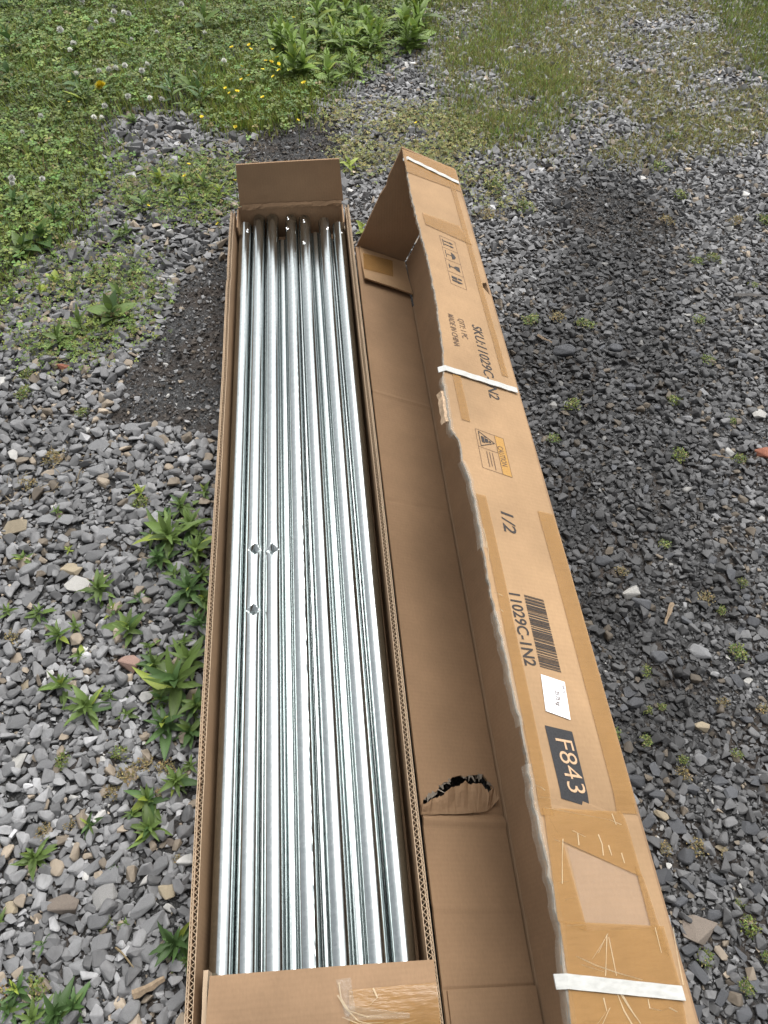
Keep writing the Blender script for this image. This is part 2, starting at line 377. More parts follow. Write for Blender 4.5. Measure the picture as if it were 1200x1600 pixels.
for (u, v, L, ra, yw) in [(1027, 1028, 32, .8, 0), (1150, 1065, 30, .6, 1.9), (992, 1102, 32, .8, .6), (990, 1222, 40, .6, -.2), (1022, 1205, 28, .7, 1.8), (1025, 1245, 30, .8, .1), (1056, 1292, 36, .7, 1.9), (1170, 1295, 34, .7, -.3),
    (1035, 1370, 36, .8, .2), (1090, 1522, 40, .7, 1.8), (1155, 1490, 32, .5, 2), (1160, 1585, 34, .8, .1), (1090, 1582, 34, .7, 0), (960, 548, 28, .6, -.3), (985, 606, 30, .5, -.8), (942, 878, 36, .6, -.1), (1000, 945, 36, .6, -.4),
    (1190, 1030, 32, .7, 0), (982, 1083, 26, .8, .3), (1075, 1385, 38, .45, -.9), (1120, 1375, 34, .5, -.5), (1180, 1390, 30, .7, .4), (1012, 1285, 30, .8, .3), (1080, 1235, 26, .7, 0), (1140, 1240, 28, .8, .2),
    (1075, 1485, 34, .7, 0), (1180, 1540, 36, .6, 2), (1125, 1560, 32, .7, .5), (1070, 1340, 34, .8, .8), (1060, 1410, 32, .5, .3), (1115, 1430, 34, .6, 0), (1183, 865, 26, .6, .4), (1140, 900, 24, .7, 1), (870, 725, 24, .7, .2)]:
    stone(u, v, L * .85, 'dark', DSL[0], ra, DSL[1], yw)
LSM = ('mid-sized grey slate chip in the light gravel left of the tray', 'mid-sized chips in the light gravel')
DSM = ('mid-sized dark slate chip in the dark gravel right of the opened carton', 'mid-sized chips in the dark gravel')
n_l = n_d = 0
for _ in range(3000):
    u, v = rnd.uniform(0, 1200), rnd.uniform(420, 1600)
    p = G(u, v); X = np.array([p[0]]); Y = np.array([p[1]])
    if foot(X, Y)[0] or inside(SOIL_A, X, Y)[0] or inside(LAWN, X, Y)[0]: continue
    if p[0] < -.28 and n_l < 100:
        a = rnd.uniform(.018, .030)
        if try_place(p[0], p[1], a * .45, 1.0):
            k = rnd.choices(['slate', 'speckled', 'brown', 'white', 'tan'], [86, 6, 5, 2, 2])[0]
            lab = LSM[0] if k == 'slate' else {'speckled': 'pale speckled chip', 'brown': 'brownish chip', 'white': 'whitish chip', 'tan': 'tan chip'}[k] + ' in the light gravel left of the tray'
            stone(u, v, a / mpp(u, v), k, lab, rnd.uniform(.5, .9), LSM[1] if k == 'slate' else k + ' chips in the light gravel'); n_l += 1
    elif p[0] > .45 and n_d < 90:
        a = rnd.uniform(.017, .030)
        if try_place(p[0], p[1], a * .45, 1.0):
            k = rnd.choices(['dark', 'slate', 'white', 'tan'], [86, 10, 2, 2])[0]
            lab = DSM[0] if k == 'dark' else {'slate': 'lighter grey slate chip', 'white': 'small whitish chip', 'tan': 'small tan chip'}[k] + ' in the dark gravel right of the opened carton'
            stone(u, v, a / mpp(u, v), k, lab, rnd.uniform(.5, .9), DSM[1] if k == 'dark' else k + ' chips in the dark gravel'); n_d += 1

def zone(o):
    x, y, _ = o.location
    if x < 0:
        side = 'close to the tray' if x > -.48 else 'away from the tray'
        if x < -.72: side = 'far out from the tray'
        at = 'level with the folded-in flap' if y < .35 else 'level with the largest weed rosette' if y < .72 else 'level with the dented tubes' if y < 1.1 else 'just before the bare soil' if y < 1.5 else 'beside the bare soil and beyond'
    else:
        side = 'close to the opened carton' if x < .62 + .06 * y else 'away from the opened carton'
        at = 'level with the last strap' if y < .3 else 'level with the black code block' if y < .62 else 'level with the barcode' if y < .95 else 'level with the middle strap' if y < 1.6 else 'level with the handling symbols and beyond'
    return side + ', ' + at
for o in list(col.objects):
    if o.name.startswith('stone') and o.get('group'):
        k_ = o['group']; head = o['label'].split(' in the ')[0]; z_ = zone(o)
        o['label'] = head + ' ' + z_; o['group'] = k_ + ' ' + z_
def gravel(name, label, cand, sizes, tint_fn, variants, seed, overlap=.62, name_big=True):
    r = np.random.default_rng(seed)
    x, y = cand; order = np.argsort(-sizes); x, y, sizes = x[order], y[order], sizes[order]
    keep = np.array([try_place(float(a), float(b), float(s) * .8, overlap) for a, b, s in zip(x, y, sizes)], bool)
    x, y, s = x[keep], y[keep], sizes[keep]; n = len(x)
    near_ = (s > .0092) & (y < 1.8) if name_big else np.zeros(n, bool)
    mid_ = ~near_ & (s > .0055) & (y < 2.2)
    Rm = rot_mats(r.uniform(0, 6.28, n), r.normal(0, .26, n), r.normal(0, .26, n))
    tint = tint_fn(x, y, r)
    nv0 = len(variants); nv1 = nv0 + len(VARB); vi = np.where(near_, nv0 + r.integers(0, len(VARB), n), np.where(mid_, r.integers(0, nv0, n), nv1 + r.integers(0, len(VARS), n))); Vs, Fs, Ts, off = [], [], [], 0
    for k, (V, Fc) in enumerate(list(variants) + VARB + VARS):
        idx = np.nonzero(vi == k)[0]
        if not len(idx): continue
        P = np.einsum('nij,vj->nvi', Rm[idx], V) * s[idx, None, None]
        zc = -P[:, :, 2].min(1)
        P[:, :, 0] += x[idx, None]; P[:, :, 1] += y[idx, None]
        P[:, :, 2] += (zc * r.uniform(.05, .85, len(idx)) + r.uniform(0, .0045, len(idx)))[:, None]
        nv = V.shape[0]
        Vs.append(P.reshape(-1, 3)); Ts.append(np.repeat(tint[idx], nv, 0))
        Fs.append((Fc[None] + (np.arange(len(idx)) * nv)[:, None, None] + off).reshape(-1, 3)); off += len(idx) * nv
    o = np_mesh(name, np.concatenate(Vs), np.concatenate(Fs), M['gravel'], np.concatenate(Ts))
    tag(o, label, 'gravel', kind='stuff'); return n, int(near_.sum()), len(o.data.polygons)
def scatter(n, x0, x1, y0, y1, r):
    # denser towards the viewer's side of the yard, where single stones show
    y = y0 + (y1 - y0) * r.random(n) ** 1.45
    x = r.uniform(x0, x1, n); return x, y
def view_ok(x, y, m=.65):
    lo = -.60 - .215 * y - m; hi = .64 + .40 * y + m
    return (x > lo) & (x < hi)
def grey_tint(base, r, n, spread=.3, pale=.03, tan=.05):
    b = base * np.exp(r.normal(0, spread, n))
    t = np.stack([b * 1.0, b, b * 1.01], 1)
    p = r.random(n); i = p < pale; t[i] = np.stack([r.uniform(.30, .48, n)[i]] * 3, 1) * np.array([1, .98, .93])
    i = (p > pale) & (p < pale + tan); t[i] = t[i] * np.array([1.35, 1.12, .85])
    return t
r = np.random.default_rng(5)
x, y = scatter(250000, -2.6, .12, -.05, 5.0, r); ok = view_ok(x, y) & ~foot(x, y)
soil = in_w(SOIL_A, x, y, .05) | in_w(SOIL_B, x, y, .05); lawn = in_w(LAWN, x, y, .10)
ok &= (x < .10) & ~((x > -.25) & (y > 2.3) & (r.random(len(x)) < .3))
ok &= ~(soil & (r.random(len(x)) > .14)) & ~(lawn & (r.random(len(x)) > .06))
x, y, soil = x[ok], y[ok], soil[ok]
s = np.clip(np.exp(r.normal(math.log(.0050), .62, len(x))), .0024, .0155); s = s * np.where(soil, .5, 1) * (1 + .10 * y)
print('left gravel', gravel('gravel', 'light grey crushed slate gravel left of the tray', (x, y), s,
    lambda x, y, r: grey_tint(.178, r, len(x), .30, .012, .10) * (.70 + .60 * fbm(x * 3, y * 3, 4))[:, None], VAR, 21))
x, y = scatter(350000, .0, 3.4, -.1, 5.0, r); ok = view_ok(x, y) & ~foot(x, y) & ((x > .28) | ((y > 2.19) & (x > .10)))
soil = in_w(SOIL_C, x, y, .06); ok &= ~(soil & (r.random(len(x)) > .55)); x, y, soil = x[ok], y[ok], soil[ok]
s = np.clip(np.exp(r.normal(math.log(.0037), .60, len(x))), .002, .016) * np.where(soil, .6, 1) * (1 + .22 * np.clip(y - .6, 0, 4)); s = np.minimum(s, .0135)
DAMP = [(950, 330, .26), (960, 430, .25), (880, 560, .22), (1010, 560, .22), (960, 680, .22), (900, 800, .2), (1010, 780, .16), (960, 940, .16), (1120, 920, .10), (1060, 1080, .10), (1000, 1150, .08)]
def dark_t(x, y, r):
    damp = np.zeros(len(x))
    for (u, v, rr) in DAMP:
        c = G(u, v); damp = np.maximum(damp, np.exp(-(((x - c[0]) / rr) ** 2 + ((y - c[1]) / (rr * 1.2)) ** 2) ** 1.3))
    damp = np.clip(damp + (fbm(x * 4, y * 4, 8) - .5) * .8, 0, 1)
    b = (.13 + .055 * np.clip(y - 1.5, 0, 2.2)) * (1 - damp) + .05 * damp
    return grey_tint(.125, r, len(x), .28, .006, .07) * (b / .125)[:, None]
print('right gravel', gravel('gravel', 'dark fine slate gravel right of the opened carton', (x, y), s, dark_t, VAR, 22))

xs_, ys_ = [], []
for P in (SOIL_A, SOIL_B, SOIL_C):
    lo, hi = P.min(0) - .05, P.max(0) + .05; n = int(11000 * (hi - lo).prod()); a_, b_ = r.uniform(lo[0], hi[0], n), r.uniform(lo[1], hi[1], n); k = in_w(P, a_, b_, .07) & ~foot(a_, b_); xs_.append(a_[k]); ys_.append(b_[k])
x, y = np.concatenate(xs_), np.concatenate(ys_); PLACED.clear()
def crumb_t(x, y, r):
    t = np.array([[.055, .046, .038]]) * np.exp(r.normal(0, .4, len(x)))[:, None]; k = r.random(len(x)) < .10; t[k] = .22 * r.uniform(.6, 1.5, k.sum())[:, None]; return t
print('crumbs', gravel('soil_crumbs', 'dark soil crumbs and half-sunk pebbles on the bare patches', (x, y), np.clip(np.exp(r.normal(math.log(.0026), .55, len(x))), .0012, .008), crumb_t, VAR, 23, .5))
# ------------------------------------------------------------------ vegetation as stuff: grass, clover
def blades(name, label, x, y, h, wid, tint, seed, lean=.5, cat='grass'):
    r = np.random.default_rng(seed); n = len(x)
    a = r.uniform(0, 6.28, n); dx, dy = np.cos(a), np.sin(a)
    ln = r.uniform(.15, 1, n) * lean * h
    wx, wy = -dy * wid, dx * wid
    base = np.stack([x, y, np.zeros(n)], 1)
    def pt(f, hz, ws): return base + np.stack([dx * ln * f + wx * ws, dy * ln * f + wy * ws, h * hz], 1)
    V = np.stack([pt(0, 0, -.5), pt(0, 0, .5), pt(.35, .6, -.42), pt(.35, .6, .42), pt(1, .92, 0)], 1).reshape(-1, 3)
    Fc = np.array([[0, 1, 3], [0, 3, 2], [2, 3, 4]])
    Fc = (Fc[None] + (np.arange(n) * 5)[:, None, None]).reshape(-1, 3)
    o = np_mesh(name, V, Fc, M['veg'], np.repeat(tint, 5, 0), smooth=True); tag(o, label, cat, kind='stuff')
def green(r, n, base, var=.3, dry=.06):
    t = np.array(base)[None] * np.exp(r.normal(0, var, n))[:, None]
    t[:, 0] *= r.uniform(.8, 1.35, n); i = r.random(n) < dry; t[i] = np.array([.30, .24, .11]) * r.uniform(.6, 1.2, i.sum())[:, None]
    return np.clip(t, 0, .6)
def pts(P, n, r, noise=None, a=.1, thr=0.0, sc=3):
    lo, hi = P.min(0) - .1, P.max(0) + .1
    x, y = r.uniform(lo[0], hi[0], n), r.uniform(lo[1], hi[1], n)
    jx, jy = r.normal(0, .055, n), r.normal(0, .055, n)
    ok = in_w(P, x + jx, y + jy, a) & ~foot(x, y) & view_ok(x, y, .35)
    if thr: ok &= fbm(x * sc, y * sc, 31) > thr + r.normal(0, .11, n)
    return x[ok], y[ok]
r = np.random.default_rng(9)
x, y = pts(LAWN, 150000, r, a=.2); n = len(x)
blades('grass', 'short green lawn grass mixed with clover', x, y, r.uniform(.015, .068, n) * (.6 + .8 * fbm(x * 4, y * 4, 2)), r.uniform(.0018, .0044, n), green(r, n, (.20, .275, .06), .32, .08), 1, .9)
x, y = pts(GRASS1, 90000, r, thr=.41, sc=4); n = len(x)
blades('grass', 'loose green grass patches growing through the gravel beyond the lid', x, y, r.uniform(.012, .05, n), r.uniform(.0016, .0034, n), green(r, n, (.21, .28, .07), .3, .2), 2, .9)
x, y = pts(SPARSE, 330000, r, thr=.50, sc=5); n = len(x)
blades('grass', 'thin yellowish grass sprouting over the far gravel', x, y, r.uniform(.006, .028, n), r.uniform(.0016, .0036, n), green(r, n, (.27, .295, .11), .3, .25), 3, 1.1)
x, y = pts(CORNER, 40000, r, thr=.3); n = len(x)
blades('grass', 'dense green grass at the far corner of the yard', x, y, r.uniform(.015, .06, n), r.uniform(.002, .004, n), green(r, n, (.16, .22, .05)), 4, .9)

def leaflets(name, label, x, y, z, size, tint, seed, per=3, cat='clover', flat=.35):
    r = np.random.default_rng(seed); n = len(x)
    A = r.uniform(0, 6.28, n); Vs = []
    tl, ta = r.uniform(0, flat, n) * 1.2, r.uniform(0, 6.28, n)
    nx, ny = np.sin(tl) * np.cos(ta), np.sin(tl) * np.sin(ta)
    for k in range(per):
        a = A + k * 6.2832 / per; c, s_ = np.cos(a), np.sin(a)
        def P(f, sd, up=0.0):
            X = (c * f - s_ * sd) * size; Y = (s_ * f + c * sd) * size
            return np.stack([x + X, y + Y, z + X * nx + Y * ny + up * size], 1)
        Vs.append(np.stack([P(.05, 0), P(.62, -.44, .14), P(.95, -.2, .08), P(.9, .0, -.02), P(.95, .2, .08), P(.62, .44, .14)], 1))
    V = np.stack(Vs, 1).reshape(-1, 3)
    Fc = np.array([[0, 1, 2], [0, 2, 3], [0, 3, 4], [0, 4, 5]])
    Fc = (Fc[None] + (np.arange(n * per) * 6)[:, None, None]).reshape(-1, 3)
    o = np_mesh(name, V, Fc, M['veg'], np.repeat(tint, per * 6, 0), smooth=True); tag(o, label, cat, kind='stuff')
x, y = pts(LAWN, 52000, r, thr=.30, sc=2.5, a=.16); n = len(x)
leaflets('clover', 'carpet of small round clover leaves in the lawn', x, y, r.uniform(.012, .05, n) * (.5 + fbm(x * 4, y * 4, 2)), r.uniform(.009, .020, n), green(r, n, (.135, .215, .05), .35, .02) * (.42 + 1.0 * fbm(x * 3, y * 3, 77))[:, None], 6)
for P, nm, lab, N, base, th in ((WEEDY, 'ground_cover', 'creeping small-leaved weeds on the gravel behind the tray corner', 9000, (.15, .22, .05), .34), (WEEDY2, 'ground_cover', 'creeping small-leaved weeds beside the bare soil patch', 6000, (.15, .22, .05), .40), (MOSSY, 'ground_cover', 'low yellow-green moss and weeds behind the lid end', 13000, (.23, .25, .085), .36)):
    x, y = pts(P, N * 2, r, thr=th, sc=5); n = len(x)
    leaflets(nm, lab, x, y, r.uniform(.004, .03, n), r.uniform(.004, .009, n), green(r, n, base, .35, .12), 7, 3, 'weeds', .8)

# ------------------------------------------------------------------ leafy weeds: stem and every leaf its own part
def leaf_verts(L, W, droop, fold, lobes=0, side=0.0):
    V = []; nseg = 7
    for i in range(nseg + 1):
        t = i / nseg
        wv = W * (math.sin(math.pi * min(1, t * .94 + .06) ** .85) ** .8) * (1 - .25 * t)
        if lobes: wv *= 1 - .38 * (i % 2)
        if i == nseg: wv = 0.0004
        xx = L * t; zz = L * (.16 * t - droop * t * t)
        sy = side * L * t * t; V += [(xx, sy - wv, zz + fold * wv), (xx, sy, zz - fold * wv * .3), (xx, sy + wv, zz + fold * wv)]
    Fc = []
    for i in range(nseg):
        for j in (0, 1): a = i * 3 + j; Fc.append((a, a + 1, a + 4, a + 3))
    return V, Fc
def leaf_mesh(mat, *a):
    V, Fc = leaf_verts(*a); m = bpy.data.meshes.new('leaf'); m.from_pydata(V, [], Fc); m.materials.append(mat)
    m.polygons.foreach_set('use_smooth', [True] * len(Fc)); m.update(); return m
LEAF = {'lance': [[leaf_mesh(M[k], 1, .115 + .022 * i, .05 + .13 * i, .35, i == 3, .16 * (i - 2)) for i in range(5)] for k in ('leaf_a', 'leaf_b', 'leaf_c', 'leaf_d')],
        'broad': [[leaf_mesh(M[k], 1, .22 + .03 * i, .12 + .12 * i, .25) for i in range(3)] for k in ('leaf_a', 'leaf_b', 'leaf_c', 'leaf_d')],
        'lobed': [[leaf_mesh(M[k], 1, .15 + .02 * i, .1 + .12 * i, .3, 1) for i in range(3)] for k in ('leaf_a', 'leaf_b', 'leaf_c', 'leaf_d')]}
def stem_mesh(h, rad):
    V, Fc = [], []
    for i, z in enumerate((-.01, h * .5, h)):
        for k in range(5): a = k * 1.2566; V.append((math.cos(a) * rad * (1 - .25 * i), math.sin(a) * rad * (1 - .25 * i), z))
    for i in (0, 1):
        for k in range(5): Fc.append((i * 5 + k, i * 5 + (k + 1) % 5, i * 5 + 5 + (k + 1) % 5, i * 5 + 5 + k))
    m = bpy.data.meshes.new('stem'); m.from_pydata(V, [], Fc); m.materials.append(M['stem']); return m
STEM = stem_mesh(1, .05)
def weed(u, v, rpx, label, group=None, kind='lance', shade=0, n=13, tall=.5, name='weed_plant'):
    p = G(u, v); R_ = rpx * mpp(u, v)
    if foot(np.array([p[0]]), np.array([p[1]]))[0]: p[0] = -.30
    o = empty(name, (p[0], p[1], 0)); tag(o, label, 'weed', group)
    h = R_ * tall
    s = bpy.data.objects.new('stem', STEM); link(s, o); s.scale = (R_ * .5, R_ * .5, h)
    a0 = rnd.uniform(0, 6.28)
    for k in range(n):
        f = k / max(1, n - 1)
        lf = bpy.data.objects.new('leaf', rnd.choice(LEAF[kind][shade if rnd.random() < .78 else rnd.choice((0, 1, 1, 2) if shade != 3 else (0, 2))])); link(lf, o)
        L = R_ * (1.0 - .5 * f) * rnd.uniform(.55, 1.2)
        yaw = a0 + k * 2.4 + rnd.uniform(-.25, .25)
        if p[0] < -.28 and p[0] + L * math.cos(yaw) > -.29: L *= .75
        lf.location = (0, 0, .006 + h * f); lf.scale = (L, L * rnd.uniform(.85, 1.2), L)
        lf.rotation_euler = (rnd.uniform(-.25, .25), -(.08 + .95 * f * f + rnd.uniform(-.12, .40)), yaw)
    return o
LW = 'green lance-leaved weed rosette '
near = [(262, 815, 30, 1), (318, 845, 30, 0), (275, 905, 30, 0), (240, 845, 26, 0), (322, 945, 34, 0), (310, 1110, 44, 0), (255, 1100, 34, 0), (300, 1150, 40, 1), (290, 1010, 28, 0), (235, 1015, 22, 0), (220, 940, 22, 1), (300, 1200, 26, 0), (210, 1275, 22, 0), (120, 1575, 40, 1), (60, 1595, 44, 0), (20, 1580, 34, 1), (300, 1500, 36, 0), (285, 800, 34, 0), (310, 870, 40, 0), (250, 880, 34, 1), (318, 905, 34, 0), (300, 1040, 46, 0), (180, 960, 26, 0), (120, 985, 24, 0), (175, 1090, 26, 0), (268, 852, 62, 0), (300, 830, 40, 0), (160, 930, 42, 0), (300, 930, 48, 1), (322, 775, 26, 0), (96, 1000, 34, 0), (205, 990, 42, 0), (66, 965, 32, 0), (40, 880, 24, 0), (282, 1082, 78, 0), (262, 1140, 52, 1), (103, 1078, 40, 0),
        (140, 1112, 44, 0), (280, 1226, 40, 0), (236, 1256, 40, 0), (238, 1300, 44, 0), (60, 1345, 38, 0), (142, 1292, 26, 1), (278, 1478, 52, 1), (200, 1446, 16, 0), (2, 1445, 26, 0), (72, 1478, 24, 1), (34, 1548, 38, 1), (95, 1588, 52, 1), (110, 864, 14, 2), (92, 805, 16, 0), (245, 1045, 34, 0), (315, 980, 36, 1), (222, 775, 26, 2), (200, 1120, 22, 0), (128, 1030, 22, 0), (15, 960, 20, 0), (180, 1400 - 40, 14, 1)]
where = {25: 'big spreading weed clump beside the tray, just above the white stone', 34: 'largest long-leaved weed rosette pressed against the tray wall', 43: 'dark long-leaved weed against the tray wall among big slates', 27: 'compact leafy rosette right next to the white stone', 49: 'tiny yellow-green seedling on grey slate', 41: 'spiky isolated weed rosette on bare slate gravel', 48: 'sprawling dark green weed half off the gravel corner'}
for i, (u, v, rp, sh) in enumerate(near):
    if i in where: weed(u, v, rp, where[i], None, 'lance', sh, 20 if rp > 30 else 10)
    else: weed(u, v, rp, LW + ('of a darker tone growing in the light gravel' if sh == 1 else 'growing in the light gravel'), 'dark weed rosettes in the gravel' if sh == 1 else 'weed rosettes in the gravel', 'lance', sh, 18 if rp > 30 else 10)
for i, (u, v, rp, kd, sh) in enumerate([(190, 470, 36, 'lobed', 0), (130, 520, 48, 'lobed', 0), (95, 540, 42, 'lobed', 0), (178, 500, 46, 'broad', 0), (88, 446, 24, 'broad', 2), (66, 462, 22, 'broad', 2), (212, 430, 26, 'lance', 0), (200, 372, 30, 'lobed', 0), (285, 300, 34, 'broad', 0), (250, 288, 30, 'broad', 2),
        (320, 300, 34, 'lance', 0), (345, 310, 30, 'lance', 2), (225, 330, 40, 'lobed', 0), (165, 282, 22, 'broad', 2), (300, 325, 30, 'lobed', 0), (70, 380, 48, 'broad', 1), (40, 400, 44, 'broad', 0), (90, 350, 40, 'lobed', 1), (30, 330, 38, 'broad', 1), (20, 470, 30, 'lobed', 0), (210, 195, 26, 'lance', 0), (190, 375, 26, 'lance', 0), (265, 320, 26, 'lobed', 0), (150, 430, 22, 'lance', 0)]):
    nm = {'lobed': 'toothed-leaf weed', 'broad': 'broad-leaved weed', 'lance': 'slim-leaved weed'}[kd]
    tone = {0: 'green', 1: 'dark green', 2: 'yellow-green'}[sh]
    weed(u, v, rp, '%s %s at the edge between lawn and gravel' % (tone, nm), '%s %ss at the lawn edge' % (tone, nm), kd, sh, 10, .4)
weed(546, 268, 26, 'bright yellow-green seedling behind the tray end flap corner', None, 'lance', 2, 10, .5)
weed(566, 366, 22, 'small green seedling in the gap between tray and lid end', None, 'broad', 2, 7, .6)
for i in range(58):
    u = rnd.uniform(425, 655); v = rnd.uniform(-15, 165)
    if v > 165 - max(0, u - 480) * .5: v *= .5
    weed(u, v, rnd.uniform(26, 42), 'leafy bright green weed in the dense clump beside the buttercups', 'leafy weeds in the dense clump', rnd.choice(['lance', 'lance', 'broad']), 3, 15, rnd.uniform(.6, 1.15))
for i in range(26):
    u, v = rnd.uniform(0, 330), rnd.uniform(0, 190)
    weed(u, v, rnd.uniform(22, 40), 'broad dandelion-like leaf rosette growing in the clover lawn', 'leaf rosettes in the lawn', rnd.choice(['broad', 'lobed', 'lance']), rnd.choice([0, 1]), 8, rnd.uniform(.5, 1.0))

for o in list(col.objects):
    if o.get('group') in ('weed rosettes in the gravel', 'dark weed rosettes in the gravel'):
        z_ = zone(o); o['label'] = ('dark ' if 'dark' in o['group'] else '') + 'green lance-leaved weed rosette ' + z_; o['group'] += ' ' + z_
# ------------------------------------------------------------------ little tufts in the gravel
def tuft_mesh(seed, mat_tint, nl=150):
    r = np.random.default_rng(seed); q_ = np.sqrt(r.random(nl)) * .85 * r.uniform(.5, 1, nl); w_ = r.uniform(0, 6.28, nl); x = q_ * np.cos(w_); y = q_ * np.sin(w_)
    d = np.hypot(x, y); z = np.clip(.55 * (1 - d) * r.uniform(.2, 1.1, nl), .03, 1)
    a = r.uniform(0, 6.28, nl); e = r.uniform(.1, 1.1, nl); L = r.uniform(.14, .30, nl); W = L * .22
    ux, uy, uz = np.cos(a) * np.cos(e), np.sin(a) * np.cos(e), np.sin(e)
    B = np.stack([x, y, z], 1); D = np.stack([ux, uy, uz], 1) * L[:, None]; S = np.stack([-np.sin(a), np.cos(a), 0 * a], 1) * W[:, None]
    V = np.stack([B, B + D * .5 + S, B + D, B + D * .5 - S], 1).reshape(-1, 3); Fc = (np.array([[0, 1, 2, 3]])[None] + (np.arange(nl) * 4)[:, None, None]).reshape(-1, 4)
    o = np_mesh('tuft', V, Fc, M['veg'], np.repeat(mat_tint(r, nl), 4, 0), k=4); m = o.data; bpy.data.objects.remove(o); return m
TUFT = {'g': [tuft_mesh(40 + i, lambda r, n: green(r, n, (.13, .18, .04), .35, .1)) for i in range(4)],
        'd': [tuft_mesh(60 + i, lambda r, n: green(r, n, (.20, .17, .07), .35, .4), 110) for i in range(3)]}
def tuft(u, v, rp, k, side):
    p = G(u, v)
    if foot(np.array([p[0]]), np.array([p[1]]))[0]: return
    o = bpy.data.objects.new('weed_tuft', rnd.choice(TUFT[k])); link(o)
    R_ = rp * mpp(u, v); o.location = (p[0], p[1], .008); o.scale = (R_ * rnd.uniform(.8, 1.3), R_ * rnd.uniform(.8, 1.2), R_ * rnd.uniform(.6, 1)); o.rotation_euler[2] = rnd.uniform(0, 6.28)
    tag(o, ('small green weed tuft' if k == 'g' else 'dry yellowish weed tuft') + ' growing in the ' + side, 'weed', ('green' if k == 'g' else 'dry') + ' tufts in the ' + side)
    z_ = zone(o); o['label'] = ('small green weed tuft ' if k == 'g' else 'dry yellowish weed tuft ') + z_; o['group'] = ('green tufts ' if k == 'g' else 'dry tufts ') + z_
for (u, v, rp) in [(913, 511, 20), (829, 505, 22), (892, 637, 20), (864, 690, 15), (1060, 716, 17), (1154, 722, 18), (1142, 662, 12), (1053, 630, 16), (1037, 852, 12), (1158, 914, 15), (1126, 958, 12), (1091, 505, 16), (1105, 566, 14), (1150, 1023, 19), (1007, 1052, 13), (1033, 1108, 12), (1010, 1112, 10), (960, 1150, 13), (1008, 1160, 13), (1149, 1182, 14), (1153, 1412, 11), (1168, 1450, 22), (1100, 1499, 22), (1162, 1545, 18), (1196, 1497, 16), (1029, 268, 22), (1062, 310, 18), (1050, 219, 18), (1112, 408, 18), (1087, 412, 14), (1175, 450, 14), (1198, 350, 20), (820, 330, 24), (775, 300, 24), (1065, 1190, 13)]:
    tuft(u, v, rp, 'g', 'dark gravel')
for (u, v, rp) in [(916, 618, 12), (1065, 1212, 17), (1087, 1326, 20), (1037, 1328, 18), (1132, 1338, 12), (1102, 938, 15), (969, 896, 14), (870, 500, 18), (1148, 350, 20), (1040, 350, 18), (760, 340, 22), (1190, 1110, 13), (1128, 1100, 12)]:
    tuft(u, v, rp, 'd', 'dark gravel')
for (u, v, rp, k) in [(225, 1195, 26, 'd'), (262, 1205, 24, 'd'), (200, 1215, 24, 'd'), (190, 1180, 22, 'g'), (222, 790, 20, 'g'), (70, 1300, 16, 'd'), (165, 1440, 18, 'g'), (110, 1290, 14, 'd'), (20, 1000, 18, 'd'), (60, 1545, 30, 'g'), (10, 1560, 20, 'd'), (85, 720, 22, 'd'), (130, 650, 16, 'g'), (40, 620, 22, 'g'), (45, 760, 20, 'd'), (240, 1090, 18, 'd'), (255, 1240, 14, 'd'), (280, 1345, 12, 'd'), (45, 590, 18, 'g'), (180, 1240, 18, 'd'), (100, 1192, 20, 'g')]:
    tuft(u, v, rp, k, 'light gravel')

# ------------------------------------------------------------------ flowers
def head_mesh(name, mat, n, L, W, up0, up1, seed):
    r = random.Random(seed); V, Fc = [], []
    for i in range(n):
        a = i * 2.4; e = up0 + (up1 - up0) * (i / n); l = L * r.uniform(.85, 1.1)
        d = Vector((math.cos(a) * math.cos(e), math.sin(a) * math.cos(e), math.sin(e))); s = Vector((-math.sin(a), math.cos(a), 0)) * W
        nrm = d.cross(s).normalized() * W * .4; b = len(V)
        V += [d * .1 * l, d * l * .6 + s + nrm, d * l, d * l * .6 - s + nrm]; Fc.append((b, b + 1, b + 2, b + 3))
    m = bpy.data.meshes.new(name); m.from_pydata([v[:] for v in V], [], Fc); m.materials.append(mat); return m
CLOV = head_mesh('flower_head', M['petal_w'], 60, 1, .2, -.4, 1.5, 1); BUTT = head_mesh('petals', M['petal_y'], 5, 1, .62, .35, .5, 2)
BUTC = head_mesh('flower_centre', M['petal_o'], 24, .35, .07, .2, 1.5, 3); DAND = head_mesh('flower_head', M['petal_y'], 140, 1, .11, -.1, 1.4, 4)
def flower(u, v, rp, kind, label, group=None):
    hz = rnd.uniform(.05, .075) if kind != 'butter' else rnd.uniform(.08, .14)
    p = G(u, v, hz); R_ = rp * mpp(u, v, hz)
    o = empty({'clover': 'clover_flower', 'butter': 'buttercup_flower', 'dand': 'dandelion_flower'}[kind], (p[0], p[1], 0)); tag(o, label, 'flower', group)
    s = bpy.data.objects.new('stalk', STEM); link(s, o); s.scale = (.03, .03, hz)
    h = bpy.data.objects.new('flower_head' if kind != 'butter' else 'petals', {'clover': CLOV, 'butter': BUTT, 'dand': DAND}[kind]); link(h, o)
    h.location = (0, 0, hz); h.scale = (R_, R_, R_ * (.9 if kind != 'butter' else 1)); h.rotation_euler = (rnd.uniform(-.4, .5), rnd.uniform(-.4, .4), rnd.uniform(0, 6))
    if kind == 'butter':
        c = bpy.data.objects.new('flower_centre', BUTC); link(c, o); c.location = h.location; c.scale = h.scale; c.rotation_euler = h.rotation_euler
